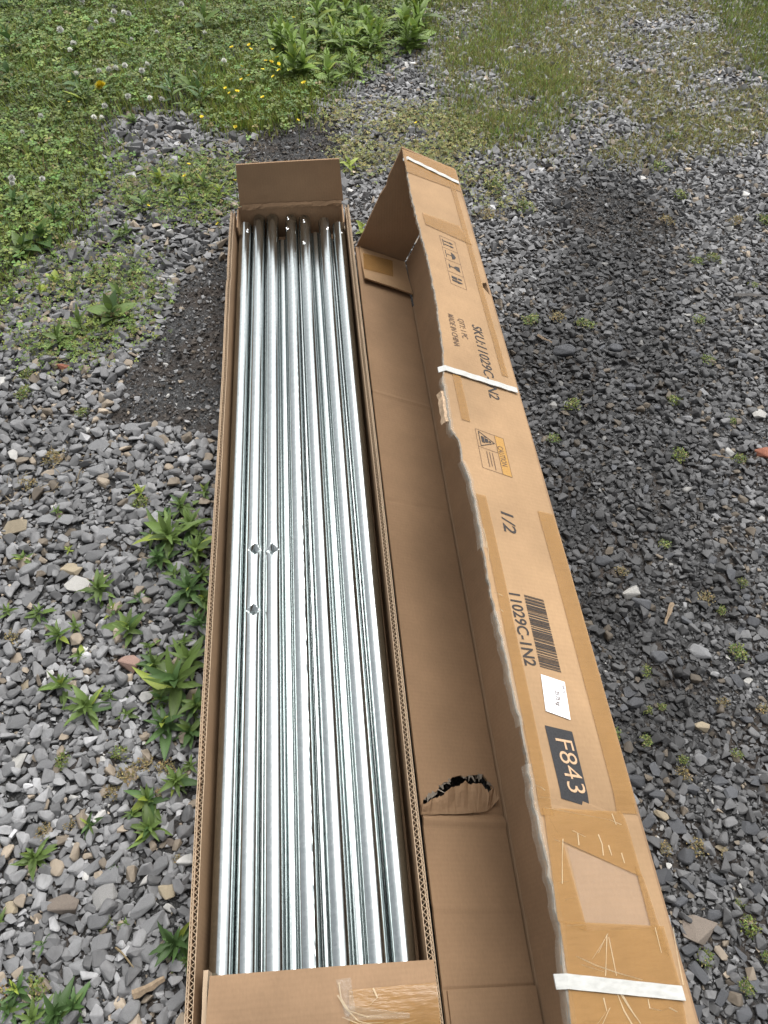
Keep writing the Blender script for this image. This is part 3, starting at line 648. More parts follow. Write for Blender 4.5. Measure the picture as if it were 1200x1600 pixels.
for (x, y) in [(535, 57), (580, 57), (602, 64), (525, 97), (450, 105), (283, 140), (345, 205), (330, 235), (617, 187), (736, 152), (850, 20), (585, 307), (542, 322), (665, 332), (690, 302), (360, 347), (465, 333), (703, 460), (760, 467), (600, 452), (492, 498), (477, 552), (440, 550), (192, 547), (105, 620), (55, 835), (57, 860), (198, 838), (1050, 285), (960, 157), (384, 2), (510, 328)]:
    flower(x / 3, y / 3, rnd.uniform(4.2, 6.2), 'clover', 'small white clover flower head in the green lawn', 'white clover flowers')
flower(158, 135, 10, 'dand', 'single large yellow dandelion flower in the clover lawn')
for (x, y) in [(475, 84), (186, 223), (267, 212), (275, 232), (380, 233), (399, 270), (345, 286), (407, 302), (407, 330), (372, 292), (232, 312), (332, 327), (380, 360), (232, 374), (265, 355), (524, 390), (176, 438), (157, 415), (332, 457), (45, 550), (204, 597), (1050, 578), (497, 565), (212, 430)]:
    flower(300 + x / 3, y / 3, rnd.uniform(3, 4.3), 'butter', 'small yellow buttercup flower on a thin stalk', 'yellow buttercups')
for (u, v) in [(295, 257), (288, 275), (367, 282), (232, 322), (340, 350), (108, 160)]:
    flower(u, v, 3.2, 'butter', 'small yellow flower low on the gravel weeds', 'yellow flowers on the gravel weeds')
r = np.random.default_rng(77)                                # buttercup foliage
P = poly([(325, 150), (400, 90), (500, 110), (520, 160), (470, 185), (420, 190), (350, 215)])
x, y = pts(P, 16000, r, thr=.3); n = len(x)
blades('grass', 'fine light green buttercup foliage beside the bare soil', x, y, r.uniform(.02, .065, n), r.uniform(.002, .0045, n), green(r, n, (.20, .27, .05), .3, .08), 8, .7)

# ------------------------------------------------------------------ straw, sticks
def stick(u0, v0, u1, v1, wpx, mat, label, name='twig', cat='twig', group=None):
    a, b = G(u0, v0, .014), G(u1, v1, .014); w_ = wpx * mpp(u0, v0) * .5
    d = (b - a); L = np.linalg.norm(d); d /= L; s = np.array([-d[1], d[0], 0]); V, Fc = [], []
    for i in range(6):
        f = i / 5; c = a + d * L * f + s * rnd.uniform(-.03, .03) * L + np.array([0, 0, .006 * rnd.random()]); ww = w_ * (.7 + .5 * rnd.random()) * (1 - .4 * f)
        V += [c - s * ww, c + np.array([0, 0, ww * .8]), c + s * ww, c - np.array([0, 0, ww * .6])]
    for i in range(5):
        for k in range(4): Fc.append((i * 4 + k, i * 4 + (k + 1) % 4, i * 4 + 4 + (k + 1) % 4, i * 4 + 4 + k))
    Fc += [(3, 2, 1, 0), (20, 21, 22, 23)]
    tag(mesh(name, V, Fc, mat), label, cat, group)
stick(1146, 461, 1205, 465, 9, M['greywood'], 'flat grey weathered stick on the dark gravel')
stick(208, 1556, 258, 1530, 14, M['wood'], 'splintered brown wood chip near the tray wall', 'wood_chip', 'wood')
stick(1050, 944, 1040, 975, 8, M['wood'], 'short pale wood splinter in the dark gravel', 'wood_chip', 'wood')
stick(1112, 712, 1140, 716, 4, M['wood'], 'thin reddish twig pointing at the brick fragment')
stick(840, 525, 862, 536, 5, M['wood'], 'tiny pale wood sliver beside the printed carton', 'wood_chip', 'wood')
stick(100, 480 + 70, 140, 528, 3, M['straw'], 'bent dry straw across the toothed weeds')
stick(182, 1480, 210, 1512, 3, M['straw'], 'thin dry straw on slates near the dark weed')
r = np.random.default_rng(55)
for P, N, lab in ((poly([(350, 215), (420, 225), (425, 262), (372, 268), (345, 245)]), 90, 'dry straw heap behind the tray corner'), (poly([(100, 190), (165, 185), (160, 235), (105, 240)]), 70, 'dead brown stalks at the lawn edge'), (poly([(680, 100), (760, 95), (770, 160), (700, 150)]), 130, 'scattered dry straw on the gravel beyond the lid'), (poly([(20, 700), (130, 690), (120, 790), (30, 800)]), 70, 'dry grass litter on the light gravel')):
    lo, hi = P.min(0), P.max(0); x, y = r.uniform(lo[0], hi[0], N), r.uniform(lo[1], hi[1], N)
    k = ~foot(x, y); x, y = x[k], y[k]; n = len(x)
    blades('dry_straw', lab, x, y, r.uniform(.008, .02, n), r.uniform(.0015, .003, n), np.array([[.33, .26, .16]]) * r.uniform(.5, 1.2, n)[:, None], 9, 4.5, 'straw')

# ------------------------------------------------------------------ boards
def lerp(a, b, t): return a + (b - a) * t
def strip_prism(name, rows, mat, parent, closed_ends=True):
    """rows: list of cross-sections (each the same number of points, closed loop), lofted"""
    V = [p for r_ in rows for p in r_]; k = len(rows[0]); Fc = []
    for i in range(len(rows) - 1):
        for j in range(k): Fc.append((i * k + j, i * k + (j + 1) % k, (i + 1) * k + (j + 1) % k, (i + 1) * k + j))
    if closed_ends: Fc += [tuple(reversed(range(k))), tuple(range((len(rows) - 1) * k, len(rows) * k))]
    return mesh(name, V, Fc, mat, parent)
def noise1(t, s=0, f=1.0): return float(vnoise(np.array([t * f + s * 13.7]), np.array([s * 3.1]), s)[0]) - .5

# ------------------------------------------------------------------ tray
Y0, Y1 = .055, 2.325
T_ = .0125
tray = empty('cardboard_tray', (-.09, 1.19, 0)); tag(tray, 'long open brown cardboard tray filled with steel tubes', 'cardboard box')
def TP(o): return rel(o, tray)
def board_box(name, x0, x1, y0, y1, z0, z1, mat, parent):
    V = [(x, y, z) for z in (z0, z1) for (x, y) in ((x0, y0), (x1, y0), (x1, y1), (x0, y1))]
    return mesh(name, V, [(3, 2, 1, 0), (4, 5, 6, 7), (0, 1, 5, 4), (1, 2, 6, 5), (2, 3, 7, 6), (3, 0, 4, 7)], mat, parent)
TP(board_box('tray_floor', -.262, .078, Y0 + .01, Y1 - .005, .001, .007, M['inner'], tray))
TP(board_box('packing_pad', -.252, .066, Y0 + .02, Y1 - .02, .0075, .044, M['inner'], tray))
def wall_profile(side, y):
    """inner base and inner rim (x,z) of the long wall at y; the wall leans and bulges a little"""
    e = min(1, max(0, (Y1 - y) / .12)); b = noise1(y, 1 if side < 0 else 2, 2.2) * .010
    if side < 0: base, rim = -.2655, -.2695 + b * .7
    else: base, rim = .077, .0825 + b * .7
    zt = .148 + noise1(y, 5 + side, 6) * .004 - (1 - e) * .008
    if side < 0: zt -= .010 * math.exp(-((y - 1.95) / .02) ** 2) + .006 * math.exp(-((y - .47) / .012) ** 2)
    return base, rim, zt
def long_wall(side):
    ys = np.linspace(Y0, Y1 - .012, 70)
    layers = [(0, .0011), (.0078, .0088), (T_ - .0011, T_)]
    V, Fc = [], []
    for (a, b) in layers:
        base = len(V)
        for y in ys:
            bx, rx, zt = wall_profile(side, y)
            for (xx, zz) in ((bx + side * a, .001), (rx + side * a, zt), (rx + side * b, zt), (bx + side * b, .001)): V.append((xx, y, zz))
        n = len(ys)
        for i in range(n - 1):
            for j in range(4): q = base + i * 4; Fc.append((q + j, q + (j + 1) % 4, q + 4 + (j + 1) % 4, q + 4 + j))
        Fc += [tuple(base + j for j in range(4)), tuple(base + (n - 1) * 4 + j for j in range(4))]
    # the end of the wall, closed by the scored fold
    wobj = TP(mesh('long_wall', V, Fc, M['inner'], tray))
    V, Fc = [], []
    for (a, b, pitch) in ((.0011, .0078, .0094), (.0088, T_ - .0011, .0068)):
        n = int((Y1 - .02 - Y0) / pitch * 2); base = len(V)
        for i in range(n):
            y = Y0 + .002 + i * pitch / 2 + rnd.uniform(-.0005, .0005); bx, rx, zt = wall_profile(side, y)
            off = a + .0002 if i % 2 else b - .0002
            ztt = zt - .0006 - .0008 * rnd.random()
            V += [(lerp(bx, rx, (ztt - .05) / zt) + side * off, y, ztt - .05), (rx + side * off, y, ztt)]
        for i in range(n - 1): q = base + i * 2; Fc.append((q, q + 1, q + 3, q + 2))
    c = mesh('corrugation', V, Fc, M['edge'], wobj); c['kind'] = 'stuff'
    sol = c.modifiers.new('thickness', 'SOLIDIFY'); sol.thickness = .0013; sol.offset = 0
    # pale cut edge of the three liners
    V, Fc = [], []
    for (a, b) in layers:
        base = len(V)
        for y in ys:
            bx, rx, zt = wall_profile(side, y); V += [(rx + side * a, y, zt + .0008), (rx + side * b, y, zt + .0008)]
        for i in range(len(ys) - 1): q = base + i * 2; Fc.append((q, q + 1, q + 3, q + 2))
    mesh('cut_edge', V, Fc, M['edge'], wobj)
    return wobj
long_wall(-1); long_wall(1)
# far end wall, scored line and the standing flap
def grid_board(name, fn, nu, nv, th, mat, parent):
    """fn(a,b)->(point, normal), a,b in 0..1; a board of thickness th behind the face"""
    V, Fc = [], []; n1 = (nu + 1) * (nv + 1)
    P = [[fn(i / nu, j / nv) for j in range(nv + 1)] for i in range(nu + 1)]
    for side in (0, 1):
        for i in range(nu + 1):
            for j in range(nv + 1):
                p, nn = P[i][j]; V.append(tuple(np.array(p) - np.array(nn) * th * side))
    def id_(s_, i, j): return s_ * n1 + i * (nv + 1) + j
    for i in range(nu):
        for j in range(nv):
            Fc.append((id_(0, i, j), id_(0, i + 1, j), id_(0, i + 1, j + 1), id_(0, i, j + 1))); Fc.append((id_(1, i, j), id_(1, i, j + 1), id_(1, i + 1, j + 1), id_(1, i + 1, j)))
    for i in range(nu):
        Fc.append((id_(0, i, 0), id_(1, i, 0), id_(1, i + 1, 0), id_(0, i + 1, 0))); Fc.append((id_(0, i, nv), id_(0, i + 1, nv), id_(1, i + 1, nv), id_(1, i, nv)))
    for j in range(nv):
        Fc.append((id_(0, 0, j), id_(0, 0, j + 1), id_(1, 0, j + 1), id_(1, 0, j))); Fc.append((id_(0, nu, j), id_(1, nu, j), id_(1, nu, j + 1), id_(0, nu, j + 1)))
    return mesh(name, V, Fc, mat, parent, smooth=False)
NY = np.array([0, -1, 0])
def endwall(a, b):
    x = lerp(-.262, .072, a); z = lerp(.001, .142, b); return (x, Y1 - .0 + noise1(x, 3, 9) * .004 * b, z), NY
TP(grid_board('end_wall', endwall, 10, 4, .007, M['inner_x'], tray))
zt_l, zb_l = on_plane(368, 262, (0, Y1, 0), NY)[2], .142
xl, xr = on_plane(368, 262, (0, Y1, 0), NY)[0], on_plane(531, 260, (0, Y1, 0), NY)[0]
def farflap(a, b):
    x = lerp(lerp(xl - .006, xl, b), lerp(xr + .006, xr, b), a); z = lerp(.146, zt_l + .004 * a, b)
    yy = Y1 + .004 + .012 * b + (.006 * abs(noise1(x, 6, 30)) if b < .2 else 0) + .002 * math.sin(a * 3); return (x, yy, z), NY
ff = TP(grid_board('end_flap', farflap, 24, 8, .006, M['inner_x'], tray))
V, Fc = [], []
for i in range(26):                                   # torn, wrinkled score line below the flap
    x = lerp(xl, xr, i / 25); V += [(x, Y1 - .002 - .004 * rnd.random(), .134 + .006 * rnd.random()), (x, Y1 - .006 * rnd.random(), .143 + .004 * rnd.random()), (x, Y1 + .002, .150 + .004 * rnd.random())]
for i in range(25):
    for j in (0, 1): q = i * 3 + j; Fc.append((q, q + 3, q + 4, q + 1))
mesh('wrinkled_score', V, Fc, M['inner'], ff)
for sx in (-1, 1):                                    # small corner flaps tucked along the long walls at the far end
    def cf(a, b, sx=sx):
        x0 = -.259 if sx < 0 else .069
        return (x0 - sx * .004 + sx * .006 * b, lerp(Y1 - .004, Y1 - .10, a), lerp(.05, .140 - .004 * a + .003 * noise1(a, 8, 12), b)), np.array([-sx, 0, 0])
    TP(grid_board('corner_flap', cf, 10, 4, .004, M['inner'], tray))
# near end: wall, flap folded in over the tube ends, corner flap
def nearwall(a, b): return (lerp(-.262, .072, a), Y0, lerp(.001, .146, b)), np.array([0, 1, 0])
TP(grid_board('end_wall', nearwall, 6, 2, .007, M['inner'], tray))
fl, fr = G(328, 1525, .158), G(678, 1499, .158)
def nearflap(a, b):
    p0 = np.array([lerp(-.250, .088, a), Y0 + .002, .151]); p1 = np.array([lerp(fl[0], fr[0], a), lerp(fl[1], fr[1], a), .158 + .004 * math.sin(a * 3.1) + .003 * noise1(a, 9, 5)])
    return tuple(p0 + (p1 - p0) * b + np.array([0, 0, .010 * math.sin(b * 3.14)])), np.array([0, 0, 1])
nf = TP(grid_board('end_flap', nearflap, 20, 8, .006, M['inner'], tray)); nf['label'] = 'end flap folded in over the tube ends, with packing tape stuck on it'
def near_pt(u, v, h=.002):
    d = ray(u, v); z = .160 + h; return CAM + d * ((z - CAM_H) / d[2])
def patch(name, uvs, mat, parent, h, nseg=6):
    """quad sheet laid on the near flap"""
    a, b, c, d = [near_pt(u, v, h) for u, v in uvs]; V, Fc = [], []
    def fz(x, y):
        bb = min(1, max(0, (y - Y0) / .122)); return .151 + .007 * bb + .010 * math.sin(bb * 3.14) + .0036 + h
    for i in range(nseg + 1):
        for j in range(nseg + 1):
            p = lerp(lerp(a, b, i / nseg), lerp(d, c, i / nseg), j / nseg); V.append((p[0], p[1], fz(p[0], p[1]) + .0012 * rnd.random()))
    for i in range(nseg):
        for j in range(nseg): q = i * (nseg + 1) + j; Fc.append((q, q + nseg + 1, q + nseg + 2, q + 1))
    return rel(mesh(name, V, Fc, mat, parent, smooth=True), tray)
patch('tape', [(545, 1548), (682, 1536), (690, 1612), (548, 1616)], M['tape'], nf, .0010)
patch('tape', [(525, 1532), (548, 1528), (556, 1580), (540, 1592)], M['film'], nf, .0030)
patch('tape', [(536, 1570), (640, 1584), (640, 1592), (545, 1596)], M['film'], nf, .0040)
V, Fc = [], []
def crease_glint_lines(pts_list, width, zfun):  # thin wrinkle ridges, coloured pale as painted glints
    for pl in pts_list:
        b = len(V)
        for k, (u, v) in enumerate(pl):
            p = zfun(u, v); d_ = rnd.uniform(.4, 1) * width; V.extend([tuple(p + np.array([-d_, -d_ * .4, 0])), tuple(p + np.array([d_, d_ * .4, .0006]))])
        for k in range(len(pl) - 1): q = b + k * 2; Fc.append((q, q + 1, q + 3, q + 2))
def nz(u, v):
    p = near_pt(u, v, .004); bb = min(1, max(0, (p[1] - Y0) / .122)); p[2] = .151 + .007 * bb + .010 * math.sin(bb * 3.14) + .0085; return p
crease_glint_lines([[(530, 1536), (533, 1560), (545, 1580), (575, 1590), (610, 1585), (645, 1578)], [(528, 1556), (540, 1576), (560, 1596), (590, 1604)], [(620, 1602), (650, 1594), (668, 1582)], [(583, 1545), (590, 1560), (577, 1572)], [(535, 1590), (560, 1600), (600, 1598)]], .0013, nz)
rel(mesh('tape_crease_glint', V, Fc, M['crease_glint'], nf), tray)['kind'] = 'stuff'
V, Fc = [], []                                     # corner flap standing at the near left
def cf2(a, b): return (-.251 + .001 * noise1(a, 3, 8), lerp(Y0 + .01, .190, a), lerp(.03, .150, b)), np.array([1, 0, 0])
o = TP(grid_board('corner_flap', cf2, 8, 3, .007, M['edge'], tray))

# ------------------------------------------------------------------ steel tubes
RAD = .0198
TOPX = [-.2405, -.1995, -.156, -.0975, -.0515, .0085, .0515]
TIPV = [343, 332, 333, 335, 337, 342, 350]
ZTOP = .1005
tube_labels = ['galvanized steel tube against the tray wall on the weed side', 'galvanized steel tube with two deep pinched dents', 'galvanized steel tube with one wide dent beside the twice-dented tube',
    'middle galvanized steel tube with a rough mill seam', 'galvanized steel tube just past the seamed middle tube, towards the lid', 'galvanized steel tube second from the tray wall on the lid side', 'galvanized steel tube lying against the tray wall on the lid side']
dents = {1: [(.991, .28, .0125, .014), (.837, .20, .0115, .013)], 2: [(.987, -.05, .0125, .014)]}
def tube(x, z, ya, yb, dn, seam, label, group, name='steel_tube', drift=0.0):
    nseg = 72 if dn else 40; ys = list(np.linspace(ya, yb, 26))
    for (dy, _, dep, L) in dn: ys += list(dy + np.linspace(-4.0 * L, 4.0 * L, 41))
    ys = sorted(ys); V, Fc = [], []
    for y in ys:
        f = (y - ya) / (yb - ya)
        for k in range(nseg):
            a = k * 2 * math.pi / nseg; rr = RAD
            for (dy, da, dep, L) in dn:
                q = abs(y - dy) / L; aa = (a - (math.pi / 2 - da) + math.pi) % (2 * math.pi) - math.pi
                core = max(0, 1 - q) ; w_ang = .15 + .60 * core
                cut = dep * max(0, 1 - q * .9 - abs(aa) / .8)
                flare = .0004 * max(0, 1 - q / 2.2) * math.exp(-((abs(aa) - .95) / .3) ** 2)
                dip = dep * .10 * math.exp(-(q / 2.2) ** 2) * math.exp(-(aa / .55) ** 2)
                rr += flare - cut - dip
            V.append((math.cos(a) * rr + drift * (f - .5) + .0008 * noise1(y, int(abs(x) * 900), 1.5), y - ya, math.sin(a) * rr))
    n = len(ys)
    for i in range(n - 1):
        for k in range(nseg): Fc.append((i * nseg + k, i * nseg + (k + 1) % nseg, (i + 1) * nseg + (k + 1) % nseg, (i + 1) * nseg + k))
    root = empty(name, (x, ya, z)); tag(root, label, 'steel tube', group)
    body = mesh('tube_body', V, [tuple(reversed(q)) for q in Fc], M['steel'], root, smooth=True)
    if dn:
        for pl in body.data.polygons:
            yc = pl.center[1] + ya
            if pl.center[2] > RAD * .3 and any(abs(yc - d_[0]) < d_[3] * 1.05 for d_ in dn): pl.use_smooth = False
    # open far mouth: rolled lip and the dark bore
    V, Fc = [], []; rings = [(RAD, 0), (RAD * .985, .003), (RAD * .9, .0035), (RAD * .88, -.03)]
    for (rr, dy) in rings:
        for k in range(28): a = k * 2 * math.pi / 28; V.append((math.cos(a) * rr + drift * .5, yb - ya + dy, math.sin(a) * rr))
    for i in range(3):
        for k in range(28): Fc.append((i * 28 + k, i * 28 + (k + 1) % 28, (i + 1) * 28 + (k + 1) % 28, (i + 1) * 28 + k))
    Fc.append(tuple(3 * 28 + k for k in range(28)))
    mesh('mouth', V, Fc, M['pin'], root, smooth=True)
    if seam is not None:
        V, Fc = [], []
        for i in range(240):
            y = (yb - ya) * i / 239; wv = .0011 * rnd.uniform(.5, 1.3)
            for da in (-wv / RAD, 0, wv / RAD):
                a = math.pi / 2 - seam + da + .02 * noise1(y, 3, 30); rr = RAD + (.0007 * rnd.uniform(.4, 1.3) if da == 0 else .0001)
                V.append((math.cos(a) * rr + drift * (i / 239 - .5), y, math.sin(a) * rr))
        for i in range(239):
            for j in (0, 1): q = i * 3 + j; Fc.append((q, q + 1, q + 4, q + 3))
        mesh('weld_seam', V, Fc, M['steel'], root)
    return root
def spring_pin(root, x, ang, y, sz=1.0):
    """small oval slot with a bright lip near the tube end"""
    V, Fc = [], []; R0 = RAD
    for (q, h) in ((1.0, .0006), (.8, .0022), (.45, .0026), (.38, -.001)):
        for k in range(14):
            b = k * 2 * math.pi / 14; da = math.cos(b) * .0052 * q * sz / R0; a = math.pi / 2 - ang + da
            V.append((math.cos(a) * (R0 + h), y + math.sin(b) * .0105 * q * sz, math.sin(a) * (R0 + h)))
    for i in range(3):
        for k in range(14): Fc.append((i * 14 + k, i * 14 + (k + 1) % 14, (i + 1) * 14 + (k + 1) % 14, (i + 1) * 14 + k))
    o = mesh('slot_lip', V, Fc, M['pin'], root, smooth=True)
    mesh('slot', [V[42 + k] for k in range(14)], [tuple(range(14))], M['hollow'], root)
YA = .085
pins = {0: [(.35, .05)], 2: [], 3: [(-.35, .02), (-.55, .075)], 4: [(-.1, .035), (-.25, .155)], 5: [(.6, .06)], 6: [(.75, .055)]}
for i, (x, tv) in enumerate(zip(TOPX, TIPV)):
    yb = G(454, tv, ZTOP + RAD)[1]; yb = min(yb, Y1 - .008)
    rt = tube(x, ZTOP, YA, yb, dents.get(i, []), .45 if i == 3 else None, tube_labels[i], None, drift=[-.003, .0, .0, .003, -.002, .004, .008][i])
    for (an, dy) in pins.get(i, []): spring_pin(rt, x, an, yb - YA - dy)
LOWLAB = ['lower-layer steel tube under the wall tube and the twice-dented tube', 'lower-layer steel tube between the two dented tubes', 'lower-layer steel tube in the wide gap beside the seamed middle tube', 'lower-layer steel tube right under the seamed middle tube',
          'lower-layer steel tube showing in the widest gap towards the lid side', 'lower-layer steel tube below the last two tubes on the lid side']
MID = [(-.222, .0346), (-.179, .0345), (-.1275, .0285), (-.0748, .0337), (-.0205, .0268), (.0315, .0353)]
for i, (x, dz) in enumerate(MID):
    tube(x, ZTOP - dz - .0008, YA + .01, Y1 - .05 - .03 * (i % 3), [], None, LOWLAB[i], 'lower layer of steel tubes', drift=.001)

# ------------------------------------------------------------------ the lid, lying on its long corner and leaning on the tray
Kx, Kz = .266, .012
R_ = np.array([.405, .325]); K_ = np.array([Kx, Kz]); d2 = (R_ - K_); len2 = np.linalg.norm(d2); d2 /= len2
d1 = np.array([-d2[1], d2[0]])                         # across C from the fold to the torn edge, and across P1 from crease to the tray
WC, W1 = .172, .176
LY0, LY1 = -.06, 2.168
lid = empty('opened_carton', (Kx, 1.05, 0)); tag(lid, 'torn printed cardboard lid lying on its side against the tray', 'cardboard box')
def LP(o): return rel(o, lid)
NC = np.array([d2[0], 0, d2[1]])                       # outer normal of the printed side
T0 = R_ + d1 * WC
TOPt = np.array([T0[0], 0, T0[1]]); SD = -np.array([d1[0], 0, d1[1]])     # s runs from the torn edge towards the fold
def PC(u, v):
    p = on_plane(u, v, TOPt, NC) - TOPt; return float(p @ SD), float(p[1])
def C3(s, y, h=0.0): return TOPt + SD * s + np.array([0, y, 0]) + NC * h
TH = .007
# printed side wall: wavy torn edge, dented fold edge
edgeL = [PC(u, v) for u, v in [(632, 236), (637, 262), (640, 290), (650, 338), (660, 378), (671, 420), (680, 475), (689, 540), (692, 578), (690, 600), (697, 640), (703, 674), (716, 690), (721, 722), (733, 752), (744, 800), (752, 858), (762, 915), (774, 968), (784, 1010), (796, 1060), (810, 1120), (822, 1180), (834, 1250), (845, 1300), (853, 1338), (866, 1400), (877, 1460), (882, 1510), (888, 1560), (893, 1600)]]
edgeL = [(edgeL[0][0], LY1)] + [(s, y) for s, y in edgeL if y < LY1 - .005] + [(edgeL[-1][0] + .002, LY0)]
dense = []
for (a, b) in zip(edgeL[:-1], edgeL[1:]):
    n = max(2, int(abs(a[1] - b[1]) / .012))
    for i in range(n): dense.append((lerp(a[0], b[0], i / n) + rnd.uniform(-.0016, .0016), lerp(a[1], b[1], i / n)))
dense.append(edgeL[-1])
edgeR = [(WC, LY0), (WC, .30), (WC + .004, .315), (WC + .001, .36)]
yn = PC(752, 446)[1]
edgeR += [(WC, yn - .09), (WC + .002, yn - .035), (WC - .006, yn - .022), (WC - .017, yn - .004), (WC - .015, yn + .012), (WC - .002, yn + .02), (WC, yn + .05), (WC - .002, 2.05), (WC, LY1)]
def bend(s, y):                                        # the tired board dips and waves a little
    h = noise1(y, 21, 1.6) * .010 * (1 - s / WC) + noise1(y, 22, 5) * .003
    h -= .006 * math.exp(-((y - .315) / .012) ** 2) * .6
    return h
def panel(name, outline, to3, mat, parent, th, nrm, hole=None, back=None, cuts=()):
    bm = bmesh.new()
    def ring(pp):
        vs = [bm.verts.new((s, y, 0)) for s, y in pp]; return [bm.edges.new((vs[i], vs[(i + 1) % len(vs)])) for i in range(len(vs))]
    E = ring(outline)
    if hole: E += ring(hole)
    bmesh.ops.triangle_fill(bm, edges=E, use_beauty=True, use_dissolve=False)
    # cross cuts so the board can wave
    ys = [q[1] for q in outline]; y0, y1 = min(ys), max(ys)
    for yy in [lerp(y0, y1, k / 44) for k in range(1, 44)] + [c_ + q_ * .0042 for c_ in cuts for q_ in range(-5, 6)]:
        bmesh.ops.bisect_plane(bm, geom=list(bm.verts) + list(bm.edges) + list(bm.faces), plane_co=(0, yy, 0), plane_no=(0, 1, 0))
    ss = [q[0] for q in outline]; s0, s1 = min(ss), max(ss)
    for k in range(1, 4):
        sx = lerp(s0, s1, k / 4); bmesh.ops.bisect_plane(bm, geom=list(bm.verts) + list(bm.edges) + list(bm.faces), plane_co=(sx, 0, 0), plane_no=(1, 0, 0))
    bm.normal_update()
    if bm.faces and sum(f.normal.z * f.calc_area() for f in bm.faces) < 0: bmesh.ops.reverse_faces(bm, faces=list(bm.faces))
    for f in bm.faces: f.normal_update()
    g_ = bmesh.ops.extrude_face_region(bm, geom=list(bm.faces))
    new = {v for v in g_['geom'] if isinstance(v, bmesh.types.BMVert)}
    for v in bm.verts:
        s, y = v.co.x, v.co.y; p = to3(s, y)
        if v not in new: p = p - nrm * th
        v.co = p
    bmesh.ops.recalc_face_normals(bm, faces=bm.faces)
    m = bpy.data.meshes.new(name); bm.to_mesh(m); bm.free(); m.materials.append(mat)
    if back is not None:
        m.materials.append(back)
        for pl in m.polygons:
            if Vector(pl.normal).dot(Vector(nrm)) < .5: pl.material_index = 1
    o = link(bpy.data.objects.new(name, m), parent); return LP(o)
CW = panel('printed_side', dense + edgeR, lambda s, y: C3(s, y, bend(s, y)), M['outer'], lid, TH, NC, back=M['inner'])
def CS(u, v, h): s, y = PC(u, v); return C3(s, y, bend(s, y) + h)

# standing panel P2 (inside face seen) and the panel lying towards the tray, with the ripped hole
N2 = np.array([d1[0], 0, d1[1]]); D2 = np.array([d2[0], 0, d2[1]]); K3 = np.array([Kx, 0, Kz])
def P2(s, y, h=0.0): return K3 + D2 * s + np.array([0, y, 0]) + N2 * (h + noise1(y, 31, 2.5) * .006 * math.sin(math.pi * min(1, max(0, s / len2))))
panel('standing_panel', [(.0052, LY0), (len2 - .002, LY0), (len2 - .002, LY1), (.0052, LY1)], P2, M['inner'], lid, .006, N2)
N1 = np.array([d2[0], 0, d2[1]]); D1 = np.array([d1[0], 0, d1[1]])
def P1c(u, v):
    p = on_plane(u, v, K3, N1) - K3; return float(p @ D1), float(p[1])
def P1(s, y, h=0.0): return K3 + D1 * s + np.array([0, y, 0]) + N1 * h
holepx = [(657, 1255), (668, 1243), (682, 1236), (690, 1226), (703, 1218), (716, 1211), (728, 1213), (742, 1210), (755, 1211), (762, 1218), (767, 1226), (772, 1244), (764, 1256), (754, 1252), (747, 1244), (741, 1240), (731, 1241), (722, 1237), (709, 1241), (697, 1245), (686, 1251), (673, 1257), (660, 1264)]
def ragged(pts_, k, a, closed=False):
    out = []
    for (p, q) in zip(pts_[:-1], pts_[1:]):
        for i in range(k): out.append((lerp(p[0], q[0], i / k) + rnd.uniform(-a, a) * .6, lerp(p[1], q[1], i / k) + rnd.uniform(-a, a)))
    return out + [pts_[-1]]
holepx = ragged(holepx, 3, 1.5)
hole = [P1c(u, v) for u, v in holepx]; hole = [(max(.006, s), y) for s, y in hole]
YC = [P1c(600, 617)[1], P1c(655, 790)[1], P1c(700, 1420)[1]]
def P1w(s, y): return P1(s, y, sum(.0022 * a_ * math.exp(-((y - c_ - .05 * b_ * (s - .08)) / .006) ** 2) for c_, a_, b_ in zip(YC, (1, -.5, .6), (.6, -.5, .3))) + noise1(y, 41, 3) * .004 * math.sin(math.pi * s / W1) + .004 * math.exp(-((y - P1c(700, 1282)[1]) / .01) ** 2) - .0035 * math.exp(-((y - P1c(700, 1270)[1]) / .006) ** 2) - .0012 * math.exp(-((y - P1c(700, 1546)[1]) / .003) ** 2))
p1o = panel('lying_panel', [(.0045, LY0), (W1, LY0), (W1, LY1), (.0045, LY1)], P1w, M['inner'], lid, .005, N1, hole=hole, cuts=YC + [P1c(700, 1276)[1], P1c(700, 1546)[1]])
# ripped paper round the hole: a curled lip below it, shreds and the dark rim above
low = [(657, 1260), (672, 1252), (684, 1247), (697, 1236), (709, 1233), (722, 1226), (738, 1231), (746, 1229), (757, 1243), (766, 1236), (773, 1252)]
bot = [(657, 1274), (672, 1274), (688, 1273), (700, 1273), (712, 1273), (726, 1272), (740, 1271), (750, 1270), (760, 1268), (766, 1264), (768, 1262)]
low = ragged(low, 4, 2.2); bot = ragged(bot, 4, .3)
V, Fc = [], []
for k in range(len(low)):
    kk = noise1(k * .37, 51, 1.3) * .012
    for j in range(5):
        f = j / 4; u, v = lerp(low[k][0], bot[k][0], f), lerp(low[k][1], bot[k][1], f); s, y = P1c(u, v)
        hh = .003 + .011 * math.sin(math.pi * (1 - f) * .62) * (1 - f * .7) + .0012 * rnd.random() + kk * (1 - f) * .8; V.append(tuple(P1(max(.003, s), y, hh)))
for k in range(len(low) - 1):
    for j in range(4): q = k * 5 + j; Fc.append((q, q + 1, q + 6, q + 5))
lo_ = LP(mesh('torn_lip', V, Fc, M['inner'], p1o, smooth=False)); sm = lo_.modifiers.new('thickness', 'SOLIDIFY'); sm.thickness = .0025
V, Fc = [], []
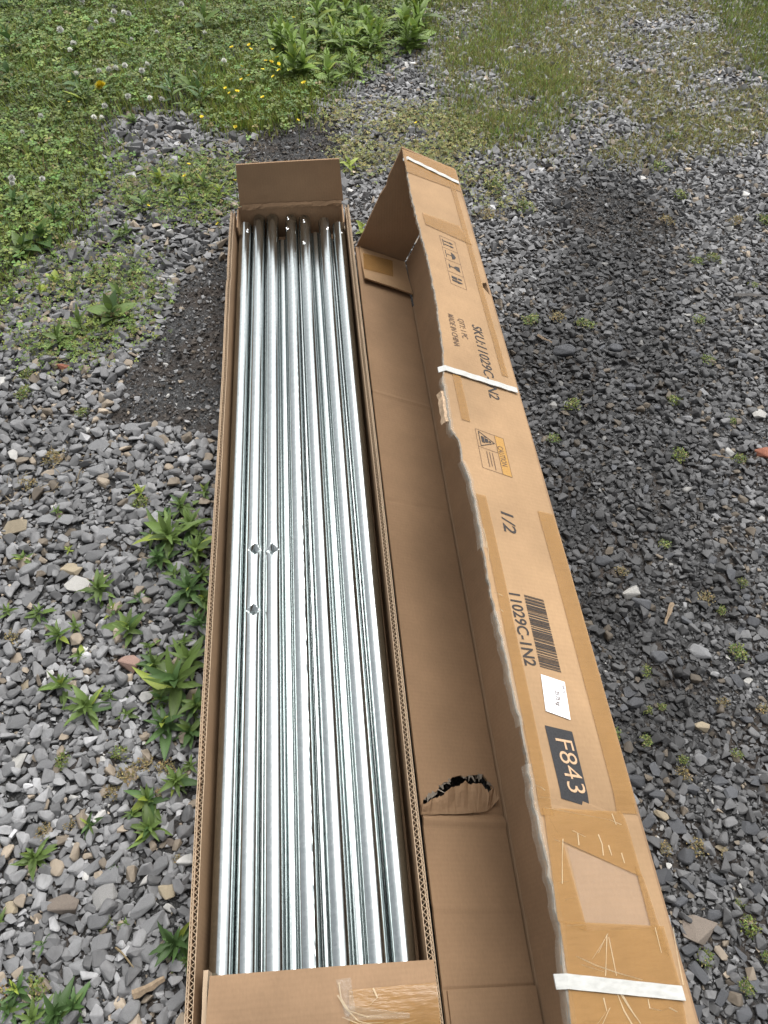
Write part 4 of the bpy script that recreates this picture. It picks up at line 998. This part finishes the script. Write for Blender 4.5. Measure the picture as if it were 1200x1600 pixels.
for k in range(34):                                   # loose paper fibres and peeled scraps round the rip
    u, v = holepx[rnd.randrange(2, 36)]; s_, y_ = P1c(u, v); q = len(V); L_ = rnd.uniform(.004, .016); W_ = rnd.uniform(.0015, .006); a_ = rnd.uniform(-1.2, 1.2)
    cs, sn = math.cos(a_), math.sin(a_); h0, h1 = rnd.uniform(-.003, .002), rnd.uniform(-.006, .005)
    V += [tuple(P1(s_ - W_ * cs, y_ - W_ * sn, h0)), tuple(P1(s_ + W_ * cs, y_ + W_ * sn, h0 + .001)), tuple(P1(s_ + L_ * sn + W_ * .4 * cs, y_ - L_ * cs, h1)), tuple(P1(s_ + L_ * sn - W_ * .3 * cs, y_ - L_ * cs * .8, h1 - .001))]
    Fc.append((q, q + 1, q + 2, q + 3))
LP(mesh('torn_fibres', V, Fc, M['torn'], p1o))['kind'] = 'stuff'
# end panel (far), with a nick in its free edge, and the flap lying inside
e_out = []
NE = np.array([0, -1.0, 0])
q0 = K_ + d1 * .004; q1 = K_ + d1 * (W1 - .004)
top_a = T0 + d1 * 0.0
free = [q1 + (top_a - q1) * f for f in np.linspace(0, 1, 12)]
free = [p + (np.array([.006, 0]) if .55 < f < .66 else np.array([rnd.uniform(-.001, .001), 0])) for p, f in zip(free, np.linspace(0, 1, 12))]
loop = [q0] + free + [R_ - d2 * .004]
V = [(p[0], LY1 + .002, p[1]) for p in loop] + [(p[0], LY1 + .009, p[1]) for p in loop]; n = len(loop)
Fc = [tuple(range(n)), tuple(reversed(range(n, 2 * n)))] + [(i, n + i, n + (i + 1) % n, (i + 1) % n) for i in range(n)]
LP(mesh('end_panel', V, Fc, M['inner_x'], lid))
ya = P1c(600, 452)[1]
def inner_flap(a, b):
    s = lerp(.004, W1 - .01, a); y = lerp(LY1 - .003, ya + .003 * (a - .5), b); return tuple(P1(s, y, .0055 + .012 * b * b + .002 * noise1(a, 4, 5))), N1
fo = LP(grid_board('inner_flap', inner_flap, 8, 8, .005, M['outer'], lid))
V = []
for (u, v) in ((566, 398), (612, 410), (612, 437), (566, 425)):
    s, y = P1c(u, v); b_ = (LY1 - y) / (LY1 - ya); V.append(tuple(P1(min(s, W1 - .012), y, .0068 + .012 * b_ * b_)))
LP(mesh('tape', V, [(0, 1, 2, 3)], M['tape'], fo))
def near_inner(a, b):
    s = lerp(.004, W1 - .006, a); yb_ = P1c(700, 1548)[1]; y = lerp(LY0 + .003, yb_, b); return tuple(P1(s, y, .0046 + .001 * noise1(a, 14, 5))), N1
LP(grid_board('inner_flap', near_inner, 6, 4, .003, M['inner'], lid))
# scored fold line between the two inside panels
V, Fc = [], []
for i in range(120):
    y = lerp(LY0, LY1 - .22, i / 119); wv = .0012 + .0008 * rnd.random()
    V += [tuple(P1(.008, y, -.0052)), tuple(P1(-.001, y, -.0085)), tuple(P2(.008, y, -.0062))]
for i in range(119):
    for j in (0, 1): q = i * 3 + j; Fc.append((q, q + 1, q + 4, q + 3))
LP(mesh('scored_fold', V, Fc, M['inner_x'], lid, smooth=True))

# raw torn edge: split liners and shredded tape along the free edge
def ribbon_along(name, y_lo, y_hi, fn, mat, seed, step=.006):
    rr = random.Random(seed); V, Fc = [], []; pts_ = [q for q in dense if y_lo <= q[1] <= y_hi]
    pts2 = []
    for (a, b) in zip(pts_[:-1], pts_[1:]):
        n = max(1, int(abs(a[1] - b[1]) / step))
        for i in range(n): pts2.append((lerp(a[0], b[0], i / n), lerp(a[1], b[1], i / n)))
    k = None
    for (s, y) in pts2:
        row = fn(s, y, rr); k = len(row); V += [tuple(C3(s + ds, y, bend(s, y) + h)) for ds, h in row]
    for i in range(len(pts2) - 1):
        for j in range(k - 1): q = i * k + j; Fc.append((q, q + 1, q + 1 + k, q + k))
    return LP(mesh(name, V, Fc, mat, CW, smooth=(mat is M['film'])))
ribbon_along('torn_edge', LY0, LY1, lambda s, y, rr: [(.0012, .0006), (-.0005 - .0015 * rr.random(), -.0008), (.001 - .002 * rr.random(), -.004 - .002 * rr.random()), (.001, -.0075 - .003 * rr.random())], M['torn'], 1, .005)
for (a, b, sd) in ((PC(700, 690)[1], PC(694, 590)[1], 2), (PC(756, 870)[1], PC(720, 715)[1], 3), (PC(818, 1160)[1], PC(768, 950)[1], 4), (LY0, PC(824, 1190)[1], 5)):
    ribbon_along('tape_film', a, b, lambda s, y, rr, w_=(.003 if sd != 5 else .004): [(.006, .0014), (-.002, .0016), (-.002 - w_ * (.3 + .3 * rr.random()), -.006 - .003 * rr.random()), (-.001 - w_ * (.3 + .5 * rr.random()), -.011 - w_ * rr.random())], M['film'], sd, .02)
ribbon_along('loose_liner', PC(704, 672)[1], PC(693, 612)[1], lambda s, y, rr: [(.002, -.002), (-.005 - .003 * rr.random(), -.004), (-.006 - .006 * rr.random(), -.014 - .008 * rr.random())], M['torn_tan'], 6, .01)

# ------------------------------------------------------------------ print, label, tape and straps on the printed side
def sheet(name, uvs, mat, h, n=8, parent=None, jit=0.0):
    q = [PC(u, v) for u, v in uvs]; V, Fc = [], []
    for i in range(n + 1):
        for j in range(n + 1):
            a, b = i / n, j / n
            s = lerp(lerp(q[0][0], q[1][0], a), lerp(q[3][0], q[2][0], a), b); y = lerp(lerp(q[0][1], q[1][1], a), lerp(q[3][1], q[2][1], a), b)
            V.append(tuple(C3(s, y, bend(s, y) + h + jit * rnd.random())))
    for i in range(n):
        for j in range(n): k = i * (n + 1) + j; Fc.append((k, k + n + 1, k + n + 2, k + 1))
    return LP(mesh(name, V, Fc, mat, parent or CW, smooth=True))
def sheet_sy(name, s0, s1, y0, y1, mat, h, n=10, jit=0.0, parent=None):
    V, Fc = [], []
    for i in range(5):
        for j in range(n + 1):
            s, y = lerp(s0, s1, i / 4), lerp(y0, y1, j / n); V.append(tuple(C3(s, y, bend(s, y) + h + jit * rnd.random())))
    for i in range(4):
        for j in range(n): k = i * (n + 1) + j; Fc.append((k, k + n + 1, k + n + 2, k + 1))
    return LP(mesh(name, V, Fc, mat, parent or CW, smooth=True))
def text(body, start, end, top, mat, h=.0007, shear=0.0, name='print', parent=None, bold=.008):
    """start/end: pixels of the baseline, top: pixel on the cap line above the start"""
    cu = bpy.data.curves.new('t', 'FONT'); cu.body = body; cu.size = 1; cu.shear = shear; cu.resolution_u = 3; cu.offset = bold
    to = bpy.data.objects.new('t', cu); col.objects.link(to); bpy.context.view_layer.update()
    m = bpy.data.meshes.new_from_object(to.evaluated_get(bpy.context.evaluated_depsgraph_get())); bpy.data.objects.remove(to)
    co = np.array([v.co[:] for v in m.vertices]); x0, x1 = co[:, 0].min(), co[:, 0].max(); y1 = .70
    a, b, c = np.array(PC(*start)), np.array(PC(*end)), np.array(PC(*top))
    ax = (b - a); up = c - a; up = up - ax * (up @ ax) / (ax @ ax)
    for v in m.vertices:
        q = a + ax * ((v.co.x - x0) / (x1 - x0)) + up * (v.co.y / y1); v.co = C3(q[0], q[1], bend(q[0], q[1]) + h)
    m.materials.clear(); m.materials.append(mat); m.name = name
    o = link(bpy.data.objects.new(name, m), parent or CW); o['label'] = 'printed text ' + body.replace('\n', ' ')
    return LP(o)
text('SKU:11029C-1N2', (736, 508), (764, 623), (749, 505), M['ink'], shear=.1)
text('QTY: 1 PC', (714, 499), (721, 530), (722, 497), M['ink_soft'])
text('MADE IN CHINA', (698, 492), (708, 543), (706, 490), M['ink_soft'])
text('1/2', (781, 800), (786.5, 832), (799, 797), M['ink'], shear=.1)
text('11029C-1N2', (793, 928), (819, 1041), (809, 925), M['ink'], bold=.016)
# handling symbols in a ruled frame
def lines(name, segs, wd, mat, h=.0007, to=None):
    V, Fc = [], []; to = to or (lambda a: PC(*a))
    for (a, b) in segs:
        a, b = np.array(to(a)), np.array(to(b)); d_ = b - a; L = np.linalg.norm(d_); d_ /= L; n_ = np.array([-d_[1], d_[0]]) * wd / 2; q = len(V)
        for p in (a - n_, b - n_, b + n_, a + n_): V.append(tuple(C3(p[0], p[1], bend(p[0], p[1]) + h)))
        Fc.append((q, q + 1, q + 2, q + 3))
    return LP(mesh(name, V, Fc, mat, CW))
def polys(name, shapes, mat, h, to):
    V, Fc = [], []
    for sh in shapes:
        q = len(V)
        for a in sh: p = to(a); V.append(tuple(C3(p[0], p[1], bend(p[0], p[1]) + h)))
        Fc.append(tuple(range(q, q + len(sh))))
    return LP(mesh(name, V, Fc, mat, CW))
ic = [np.array(PC(u, v)) for u, v in ((686, 369), (710, 379), (729, 454), (704, 444))]
def icon(a):                                         # a = (across 0..1 upwards in the reading direction, along 0..4)
    f, g_ = a[1], a[0] / 4; return lerp(lerp(ic[0], ic[1], f), lerp(ic[3], ic[2], f), g_)
lines('symbol_frame', [((0, 0), (4, 0)), ((0, 1), (4, 1))] + [((k, 0), (k, 1)) for k in range(5)], .0011, M['ink_soft'], to=icon)
def box_(x0, y0, x1, y1): return [(x0, y0), (x1, y0), (x1, y1), (x0, y1)]
SY = []; sh = []
for ox in (.25, .55): sh += [box_(ox + .07, .2, ox + .14, .62), [(ox, .6), (ox + .21, .6), (ox + .105, .82)]]
sh += [box_(.22, .12, .80, .17)]
SY.append(('arrow_symbol', sh)); sh = []
sh += [[(1.2, .5), (1.3, .68), (1.5, .78), (1.7, .68), (1.8, .5)], box_(1.48, .2, 1.53, .5), box_(1.2, .12, 1.8, .16)]
SY.append(('umbrella_symbol', sh)); sh = []
sh += [[(2.3, .85), (2.34, .6), (2.45, .48), (2.55, .48), (2.66, .6), (2.7, .85)], box_(2.47, .22, 2.53, .5), box_(2.34, .15, 2.66, .22)]
SY.append(('glass_symbol', sh)); sh = []
sh += [box_(3.3, .15, 3.5, .5), box_(3.3, .55, 3.42, .8), [(3.58, .15), (3.7, .15), (3.74, .6), (3.62, .85), (3.56, .6)]]
SY.append(('bottle_symbol', sh))
for nm_, sh in SY: polys(nm_, sh, M['ink'], .0007, icon)
# caution panel
cq = [np.array(PC(u, v)) for u, v in ((740.5, 672), (785, 687), (800, 747), (753, 732))]
def cau(a): return lerp(lerp(cq[0], cq[1], a[1]), lerp(cq[3], cq[2], a[1]), a[0])
polys('caution_bar', [box_(0, .68, 1, 1)], M['bar_orange'], .0005, cau)
lines('caution_frame', [((0, 0), (1, 0)), ((0, 1), (1, 1)), ((0, 0), (0, 1)), ((1, 0), (1, 1)), ((0, .68), (1, .68)), ((.46, 0), (.46, .68))], .0009, M['ink_soft'], .0008, cau)
lines('warning_triangle', [((.04, .1), (.42, .1)), ((.42, .1), (.23, .62)), ((.23, .62), (.04, .1))], .0016, M['ink'], .0008, cau)
polys('warning_symbol', [box_(.15, .16, .31, .26), [(.17, .28), (.29, .28), (.27, .4), (.19, .4)], [(.21, .42), (.26, .42), (.25, .5), (.22, .5)], box_(.12, .28, .15, .38)], M['ink'], .0008, cau)
text('CAUTION', (775.5, 698), (784, 729), (784.5, 701), M['ink_soft'], .0009)
lines('small_print', [((.52, .46), (.95, .46)), ((.52, .36), (.88, .36)), ((.52, .26), (.92, .26))], .0018, M['ink_soft'], .0008, cau)
# barcode
bq = [np.array(PC(u, v)) for u, v in ((816.5, 931), (847.5, 939), (876, 1053), (842.5, 1044))]
def bar(a): return lerp(lerp(bq[0], bq[1], a[1]), lerp(bq[3], bq[2], a[1]), a[0])
sh, x_ = [], 0.0; rb = random.Random(3)
while x_ < .985:
    wv = rb.choice([.007, .007, .013, .019]); sh.append(box_(x_, 0, min(1, x_ + wv), 1)); x_ += wv + rb.choice([.007, .007, .012, .017])
polys('barcode', sh, M['ink'], .0007, bar)
lb = sheet('weight_label', [(843, 1055), (880.5, 1067), (890, 1126), (851, 1112)], M['label'], .0016, 4)
text('35.75 kg', (865, 1080), (868, 1104), (871, 1077), M['ink_soft'], .0022, .15, parent=lb)
text('11029C-1N2', (876, 1071), (878, 1085), (879, 1069), M['ink_soft'], .0022, parent=lb)
fb = sheet('black_code_block', [(850, 1134), (893, 1144), (923, 1261), (877.5, 1247)], M['ink_box'], .0008, 6)
text('F843', (866, 1154), (889, 1240), (892, 1155), M['tan_ink'], .0013, .12, parent=fb, bold=-.006)
# packing tape
def ty(v, u=800): return PC(u, v)[1]
sheet_sy('tape', -.001, .021, PC(870, 1275)[1], PC(748, 775)[1], M['tape'], .0016, 60, .0004)
sheet_sy('tape', .002, .022, PC(705, 655)[1], PC(694, 585)[1], M['tape'], .0016, 14, .0004)
sheet_sy('tape', WC - .036, WC + .001, PC(960, 1270)[1], PC(845, 800)[1], M['tape'], .0016, 60, .0004)
sheet_sy('tape', WC - .034, WC - .018, PC(790, 590)[1], LY1 - .05, M['tape'], .0016, 60, .0004)
sheet('tape', [(659, 333), (716, 354), (738, 385), (664, 352)], M['tape'], .0021, 10, jit=.0005)
sheet_sy('tape', .0, WC - .001, PC(660, 285)[1] + .03, LY1 - .001, M['tape'], .0020, 14, .0006)
s0a, y0a = PC(883, 1320); s1a, y1a = PC(1010, 1447)
yt = PC(900, 1272)[1]
sheet('tape', [(848, 1262), (972, 1268), (1002, 1372), (876, 1314)], M['tape'], .0022, 12, jit=.0008)
sheet('tape', [(848, 1262), (878, 1316), (916, 1455), (870, 1440)], M['tape'], .0024, 12, jit=.0008)
sheet('tape', [(990, 1354), (1003, 1372), (1045, 1500), (1015, 1450)], M['tape'], .0024, 12, jit=.0008)
sheet('tape', [(872, 1440), (1034, 1448), (1062, 1545), (886, 1530)], M['tape'], .0026, 14, jit=.0010)
sheet('tape', [(884, 1530), (1062, 1552), (1078, 1640), (895, 1640)], M['tape'], .0022, 12, jit=.0010)
sheet('tape', [(885, 1322), (1004, 1372), (1030, 1450), (917, 1455)], M['haze_film'], .0012, 12, jit=.0006)
V, Fc = [], []
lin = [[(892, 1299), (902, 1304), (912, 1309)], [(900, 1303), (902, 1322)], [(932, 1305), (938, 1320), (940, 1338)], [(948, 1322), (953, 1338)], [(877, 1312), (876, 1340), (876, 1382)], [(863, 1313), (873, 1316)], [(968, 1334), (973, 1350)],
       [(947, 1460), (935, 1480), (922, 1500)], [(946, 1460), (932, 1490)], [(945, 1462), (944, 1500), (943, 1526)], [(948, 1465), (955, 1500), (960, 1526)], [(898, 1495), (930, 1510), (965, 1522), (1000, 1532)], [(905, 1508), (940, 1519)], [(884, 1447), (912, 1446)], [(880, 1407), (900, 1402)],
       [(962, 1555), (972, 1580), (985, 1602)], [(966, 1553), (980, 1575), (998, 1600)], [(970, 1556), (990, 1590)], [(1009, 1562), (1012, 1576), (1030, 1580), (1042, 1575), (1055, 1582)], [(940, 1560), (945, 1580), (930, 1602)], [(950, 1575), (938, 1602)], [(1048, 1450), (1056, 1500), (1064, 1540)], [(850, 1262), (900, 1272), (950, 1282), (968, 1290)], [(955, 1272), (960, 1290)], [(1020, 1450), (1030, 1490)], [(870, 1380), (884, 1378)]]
crease_glint_lines(lin, .0009, lambda u, v: np.array(CS(u, v, .0042)))
for (u0, v0, u1, v1) in [(768, 930, 782, 935), (775, 955, 783, 960), (834, 1228, 850, 1236), (842, 1246, 868, 1250), (757, 850, 760, 880), (752, 830, 757, 860)] : crease_glint_lines([[(u0, v0), ((u0 + u1) / 2 + 1, (v0 + v1) / 2 - 1), (u1, v1)]], .0007, lambda u, v: np.array(CS(u, v, .003)))
LP(mesh('tape_crease_glint', V, Fc, M['crease_glint'], CW))['kind'] = 'stuff'
# white plastic straps
def strap(a, b, wpx, sag=0.0, over=.010):
    pa, pb = np.array(PC(*a)), np.array(PC(*b)); d_ = pb - pa; L = np.linalg.norm(d_); d_ /= L; wd = wpx / 2
    V, Fc = [], []; n = 16
    for i in range(n + 1):
        f = lerp(-over / L, 1.0, i / n); p = pa + d_ * L * f; ex = -.010 * max(0, -f * L / over)
        for (k, h) in ((-1, .0034), (1, .0034), (1, .0050), (-1, .0050)):
            q = C3(p[0], p[1] + k * wd, bend(max(0, p[0]), p[1]) + h + ex + .0006 * math.sin(i * 1.7)); V.append(tuple(q))
    for i in range(n):
        for j in range(4): Fc.append((i * 4 + j, i * 4 + (j + 1) % 4, i * 4 + 4 + (j + 1) % 4, i * 4 + 4 + j))
    Fc += [(0, 1, 2, 3), (n * 4 + 3, n * 4 + 2, n * 4 + 1, n * 4)]
    q = b; o = LP(mesh('strap', V, Fc, M['strap'], CW))
    o['label'] = 'white plastic strap across the printed side'
strap((637, 247), (716, 287), .016); strap((691, 580), (806, 613), .016); strap((882, 1534), (1064, 1553), .0165)
